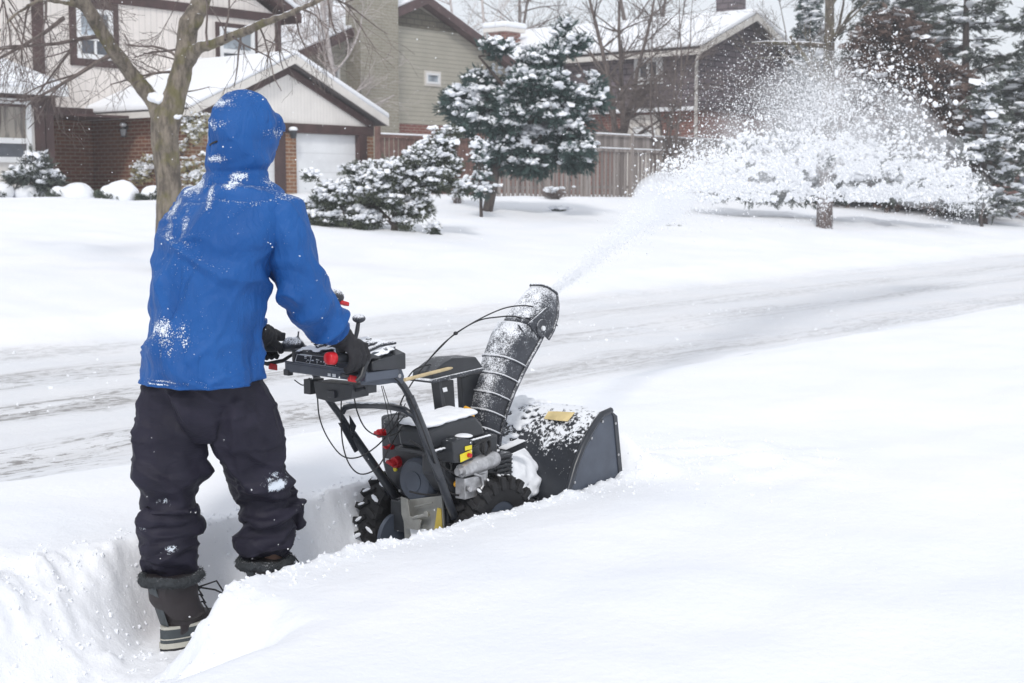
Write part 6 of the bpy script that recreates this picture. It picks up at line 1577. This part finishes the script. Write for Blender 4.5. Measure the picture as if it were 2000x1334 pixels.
# ------------------------------------------------------------------ thrown snow
def clumps(pos, size, elong=None, base=None):
    m = MB(); bs_ = base or CHUNKS
    for j in range(6):
        q = slice(j, None, 6); n = len(pos[q])
        if n == 0: continue
        sc = np.stack([size[q]*rng.uniform(.7,1.5,n), size[q]*rng.uniform(.7,1.1,n), size[q]*rng.uniform(.6,1.1,n)], 1)
        m.inst(*bs_[j], pos[q], sc, rot_rand(n))
    return m
def plume():
    E = PT(1070, 575, 3.87)                       # mouth of the chute
    # path of the stream: image waypoints at growing distance
    way = [(1075,572,PYdist(E)),(1130,530,6.8),(1200,468,7.6),(1280,400,8.8),(1360,345,10.2),(1450,290,11.8),(1540,240,13.4),(1620,225,15),(1700,250,16.6),(1780,300,18.2),(1850,350,19.5),(1900,385,20.5)]
    W = [PY(*w) for w in way]; rad = [10,16,28,44,66,92,112,118,104,80,52,32]
    rw = [r_*w[2]/F for r_, w in zip(rad, way)]
    def at(f):
        x = f*(len(W)-1); i = min(len(W)-2, int(x)); g = x-i; return W[i].lerp(W[i+1], g), rw[i]*(1-g)+rw[i+1]*g, way[i][2]*(1-g)+way[i+1][2]*g
    P = []; S = []
    for i in range(15000):
        f = random.random(); c, r_, Y = at(f)
        d = Vector((random.gauss(0,1), random.gauss(0,1), random.gauss(0,1)))*r_*.60
        d.z = d.z*(1.0) - r_*.30*f
        p = c+d
        if p.z < ground(p.x, p.y)+.02: continue
        P.append(p); S.append(Y/F*random.choice((.5,.6,.8,1,1.3,1.8))*random.uniform(.6,1.25)*(1 if f > .25 else .6))
    for i in range(15000):
        f = random.random()**.9*.40; c, r_, Y = at(f); d = Vector((random.gauss(0,1), random.gauss(0,1), random.gauss(0,1)))*r_*.36
        P.append(c+d); S.append(Y/F*random.choice((.5,.7,1,1.6))*(.55+1.7*f))
    # falling curtain of lumps beneath the arc
    for i in range(34000):
        f = random.uniform(.28, 1.0); c, r_, Y = at(f); k = Y/F
        low = (400-10*random.random()); py_top = 330; 
        px = 1270+ (1900-1270)*((f-.28)/.72) + random.gauss(0,28)
        env = 300-55*math.exp(-((px-1600)/150)**2)+ (px < 1400)*(1400-px)*.30 + (px > 1800)*(px-1800)*.35
        jet = noise.noise(Vector((px*.012, 3, 1)))*34+noise.noise(Vector((px*.04, 9, 1)))*22
        py = env + jet + random.gauss(88, 44)
        if py > 394 or py < 60: continue
        if noise.noise(Vector((px*.022, py*.03, 5))) + .7*noise.noise(Vector((px*.07+py*.03, py*.07, 9))) < -.20: continue
        p = PY(px, py, Y+random.gauss(0,.7))
        if p.z < ground(p.x, p.y)+.02: continue
        P.append(p); S.append(k*random.choice((.6,.8,1.1,1.5,2.2,3.3))*random.uniform(.7,1.2))
    # fine dust rising above the crest
    for i in range(9000):
        px = 1600+random.gauss(0,105); py = 235-abs(random.gauss(0,1))*70+random.gauss(0,22); 
        px += (235-py)*.08; Y = 14.5+random.gauss(0,1)
        P.append(PY(px, py, Y)); S.append(Y/F*random.choice((.5,.6,.8,1.1)))
    # flung lumps on the far side
    for i in range(330):
        px = random.gauss(1765, 60); py = random.gauss(215, 55)+ (px-1765)*.55; Y = random.uniform(15, 18)
        if py < 385: P.append(PY(px, py, Y)); S.append(Y/F*random.choice((1.2,1.8,2.5,3.6,5))*random.uniform(.7,1.1))
    P = np.array([tuple(p) for p in P]); S = np.array(S)
    o = clumps(P, S).build('thrown_snow', M['powder'])
    tag(o, 'burst of thrown snow lumps and powder arcing from the chute over the far lawn', 'snow spray', kind='stuff')
    # the dense powder in the air: a real volume following the stream
    b = MB(); n = 30; pts = [at(i/n) for i in range(n+1)]
    b.tube([p for p, r_, Y in pts], [max(.03, r_*(.9 if i > 6 else .75)) for i, (p, r_, Y) in enumerate(pts)], 20)
    for px, py, Y, rp, rq in ((1600,190,14.5,75,70),(1610,140,14.5,42,56),(1625,95,14.5,22,34),(1480,230,13.5,60,40),(1500,320,12.5,105,52),(1620,310,15,130,70),(1740,330,17,110,52),(1400,355,10.8,80,38),(1450,225,13,60,30)):
        k = Y/F; b.ell(PY(px, py, Y), (rp*k, rp*k*.8, rq*k), 20, 14)
    me = remesh(b, .07, 4)
    displace(me, lambda c, n: .16*noise.noise(c*1.6)*1.8*min(1, max(0,(c.x-6.5)/3)))
    k = NT('powder_cloud'); k.n.remove(k.b)
    v = k.node('ShaderNodeVolumePrincipled'); v.inputs['Color'].default_value = (.97,.98,1,1); v.inputs['Anisotropy'].default_value = .1
    k.link(v.outputs[0], k.out.inputs['Volume']); x = k.sep()[0]
    tcg = k.node('ShaderNodeNewGeometry').outputs['Position']
    nn = k.noise(1.5, 4, .65, vec=tcg); near = k.ramp(k.sep(tcg)[0], 8.3, 6.0, 0, 1)
    base_ = k.ramp(nn, .42, .70, 0.02, .50); dens = k.math('ADD', base_, k.math('MULTIPLY', near, 12.0)); k.link(dens, v.inputs['Density'])
    o = link('powder_cloud', me, k.m); tag(o, 'soft cloud of airborne powder snow around the thrown stream', 'snow cloud', kind='stuff')
kp = NT('powder'); kp.base((.93,.945,.97)); kp.set(.9, spec=.1); M['powder'] = kp.m
plume()

def crumbs():
    P = []; S = []; 
    def put(s, t, lo, hi):
        z = ground(s, t); r_ = lo+(hi-lo)*random.random()**2; P.append((s, t, z-r_*.1)); S.append(r_)
    for i in range(1500):
        s = random.uniform(1.2, 5.3)
        if random.random() < .5: put(s, near_edge(s)-abs(random.gauss(0,.07)), .002, .008)
        else: put(s, far_edge(s)+random.gauss(.03,.08), .002, .009)
    for i in range(700):
        s = random.uniform(1.2, 4.9); put(s, random.uniform(near_edge(s)+.02, far_edge(s)-.05), .002, .009)
    for i in range(260): put(random.uniform(1.5,2.9), random.gauss(4.05,.14), .002, .009)
    for i in range(500): put(random.gauss(5.5,.35), random.gauss(3.5,.35), .002, .009)
    for i in range(260): put(random.uniform(2,16), random.uniform(6.3,11.3), .005, .018)
    o = clumps(np.array(P), np.array(S), base=LUMPS).build('snow_crumbs', M['snow'], smooth=50)
    tag(o, 'crumbs and small lumps of snow scattered along the trench and the street', 'snow crumbs', kind='stuff')
crumbs()

def falling():
    n = 4600; P = []; S = []
    for i in range(n):
        Y = 3.2 + 40*random.random()**1.6; px = random.uniform(-500, 2500); py = random.uniform(-200, 1300)
        p = PY(px, py, Y)
        if p.z < ground(p.x, p.y)+.05 or p.z > 9: continue
        P.append(p); S.append(random.uniform(.0005,.0013)*(1+Y*.14))
    o = clumps(np.array([tuple(p) for p in P]), np.array(S)).build('falling_snow', M['powder'])
    tag(o, 'small snowflakes drifting down through the air', 'snowflakes', kind='stuff')
falling()
# ------------------------------------------------------------------ snow-filled air
def haze():
    k = NT('haze_air'); k.n.remove(k.b); v = k.node('ShaderNodeVolumePrincipled'); v.inputs['Color'].default_value = (.95,.97,1,1); v.inputs['Density'].default_value = HAZE
    k.link(v.outputs[0], k.out.inputs['Volume'])
    o = MB().box((-260,-130,-2), (720,720,22)).build('haze', k.m); tag(o, 'thin haze of fine falling snow filling the air', 'haze', kind='stuff')
HAZE = .0012
haze()
# ------------------------------------------------------------------ light, sky, camera
w = bpy.data.worlds.new('World'); scene.world = w; w.use_nodes = True
nt = w.node_tree; bg = nt.nodes['Background']
sun_dir = Vector((-.66, -.46, .72)).normalized()
sky = nt.nodes.new('ShaderNodeTexSky'); sky.sky_type = 'NISHITA'; sky.sun_disc = False
sky.sun_elevation = math.asin(sun_dir.z); sky.sun_rotation = math.atan2(sun_dir.x, sun_dir.y)
tc = nt.nodes.new('ShaderNodeTexCoord'); ns = nt.nodes.new('ShaderNodeTexNoise'); ns.inputs['Scale'].default_value = 2.2; ns.inputs['Detail'].default_value = 5
nt.links.new(tc.outputs['Generated'], ns.inputs['Vector'])
mr = nt.nodes.new('ShaderNodeMapRange'); mr.inputs['From Min'].default_value = .3; mr.inputs['From Max'].default_value = .7; mr.inputs['To Min'].default_value = 6.2; mr.inputs['To Max'].default_value = 6.9
nt.links.new(ns.outputs['Fac'], mr.inputs['Value'])
cl = nt.nodes.new('ShaderNodeMix'); cl.data_type = 'RGBA'; cl.blend_type = 'MULTIPLY'; cl.inputs[0].default_value = 1; cl.inputs[6].default_value = (.955,.98,1.03,1)
nt.links.new(mr.outputs['Result'], cl.inputs[7])
mx = nt.nodes.new('ShaderNodeMix'); mx.data_type = 'RGBA'; mx.inputs[0].default_value = .88
nt.links.new(sky.outputs['Color'], mx.inputs[6]); nt.links.new(cl.outputs[2], mx.inputs[7]); nt.links.new(mx.outputs[2], bg.inputs['Color']); bg.inputs['Strength'].default_value = .125
L = bpy.data.lights.new('sun', 'SUN'); L.energy = 1.5; L.angle = R(10); L.color = (1, .965, .92)
so = bpy.data.objects.new('sun', L); COL.objects.link(so); so.rotation_euler = (-sun_dir).to_track_quat('-Z', 'Y').to_euler()
cam = bpy.data.cameras.new('camera'); cam.sensor_width = 36; cam.lens = 36*F/2000; cam.clip_end = 3000; cam.clip_start = .05
co = bpy.data.objects.new('camera', cam); COL.objects.link(co); co.location = (0, 0, CH)
fd, _ = ray(1000, 667); co.rotation_euler = fd.to_track_quat('-Z', 'Y').to_euler()
cam.dof.use_dof = True; cam.dof.focus_distance = 5.3; cam.dof.aperture_fstop = 7.1
scene.camera = co
scene.view_settings.view_transform = 'Standard'; scene.view_settings.look = 'None'; scene.view_settings.exposure = .12; scene.view_settings.gamma = 1
scene.render.engine = 'CYCLES'
scene.cycles.max_bounces = 8; scene.cycles.diffuse_bounces = 6; scene.cycles.volume_bounces = 5; scene.cycles.volume_step_rate = 2; scene.cycles.volume_max_steps = 128
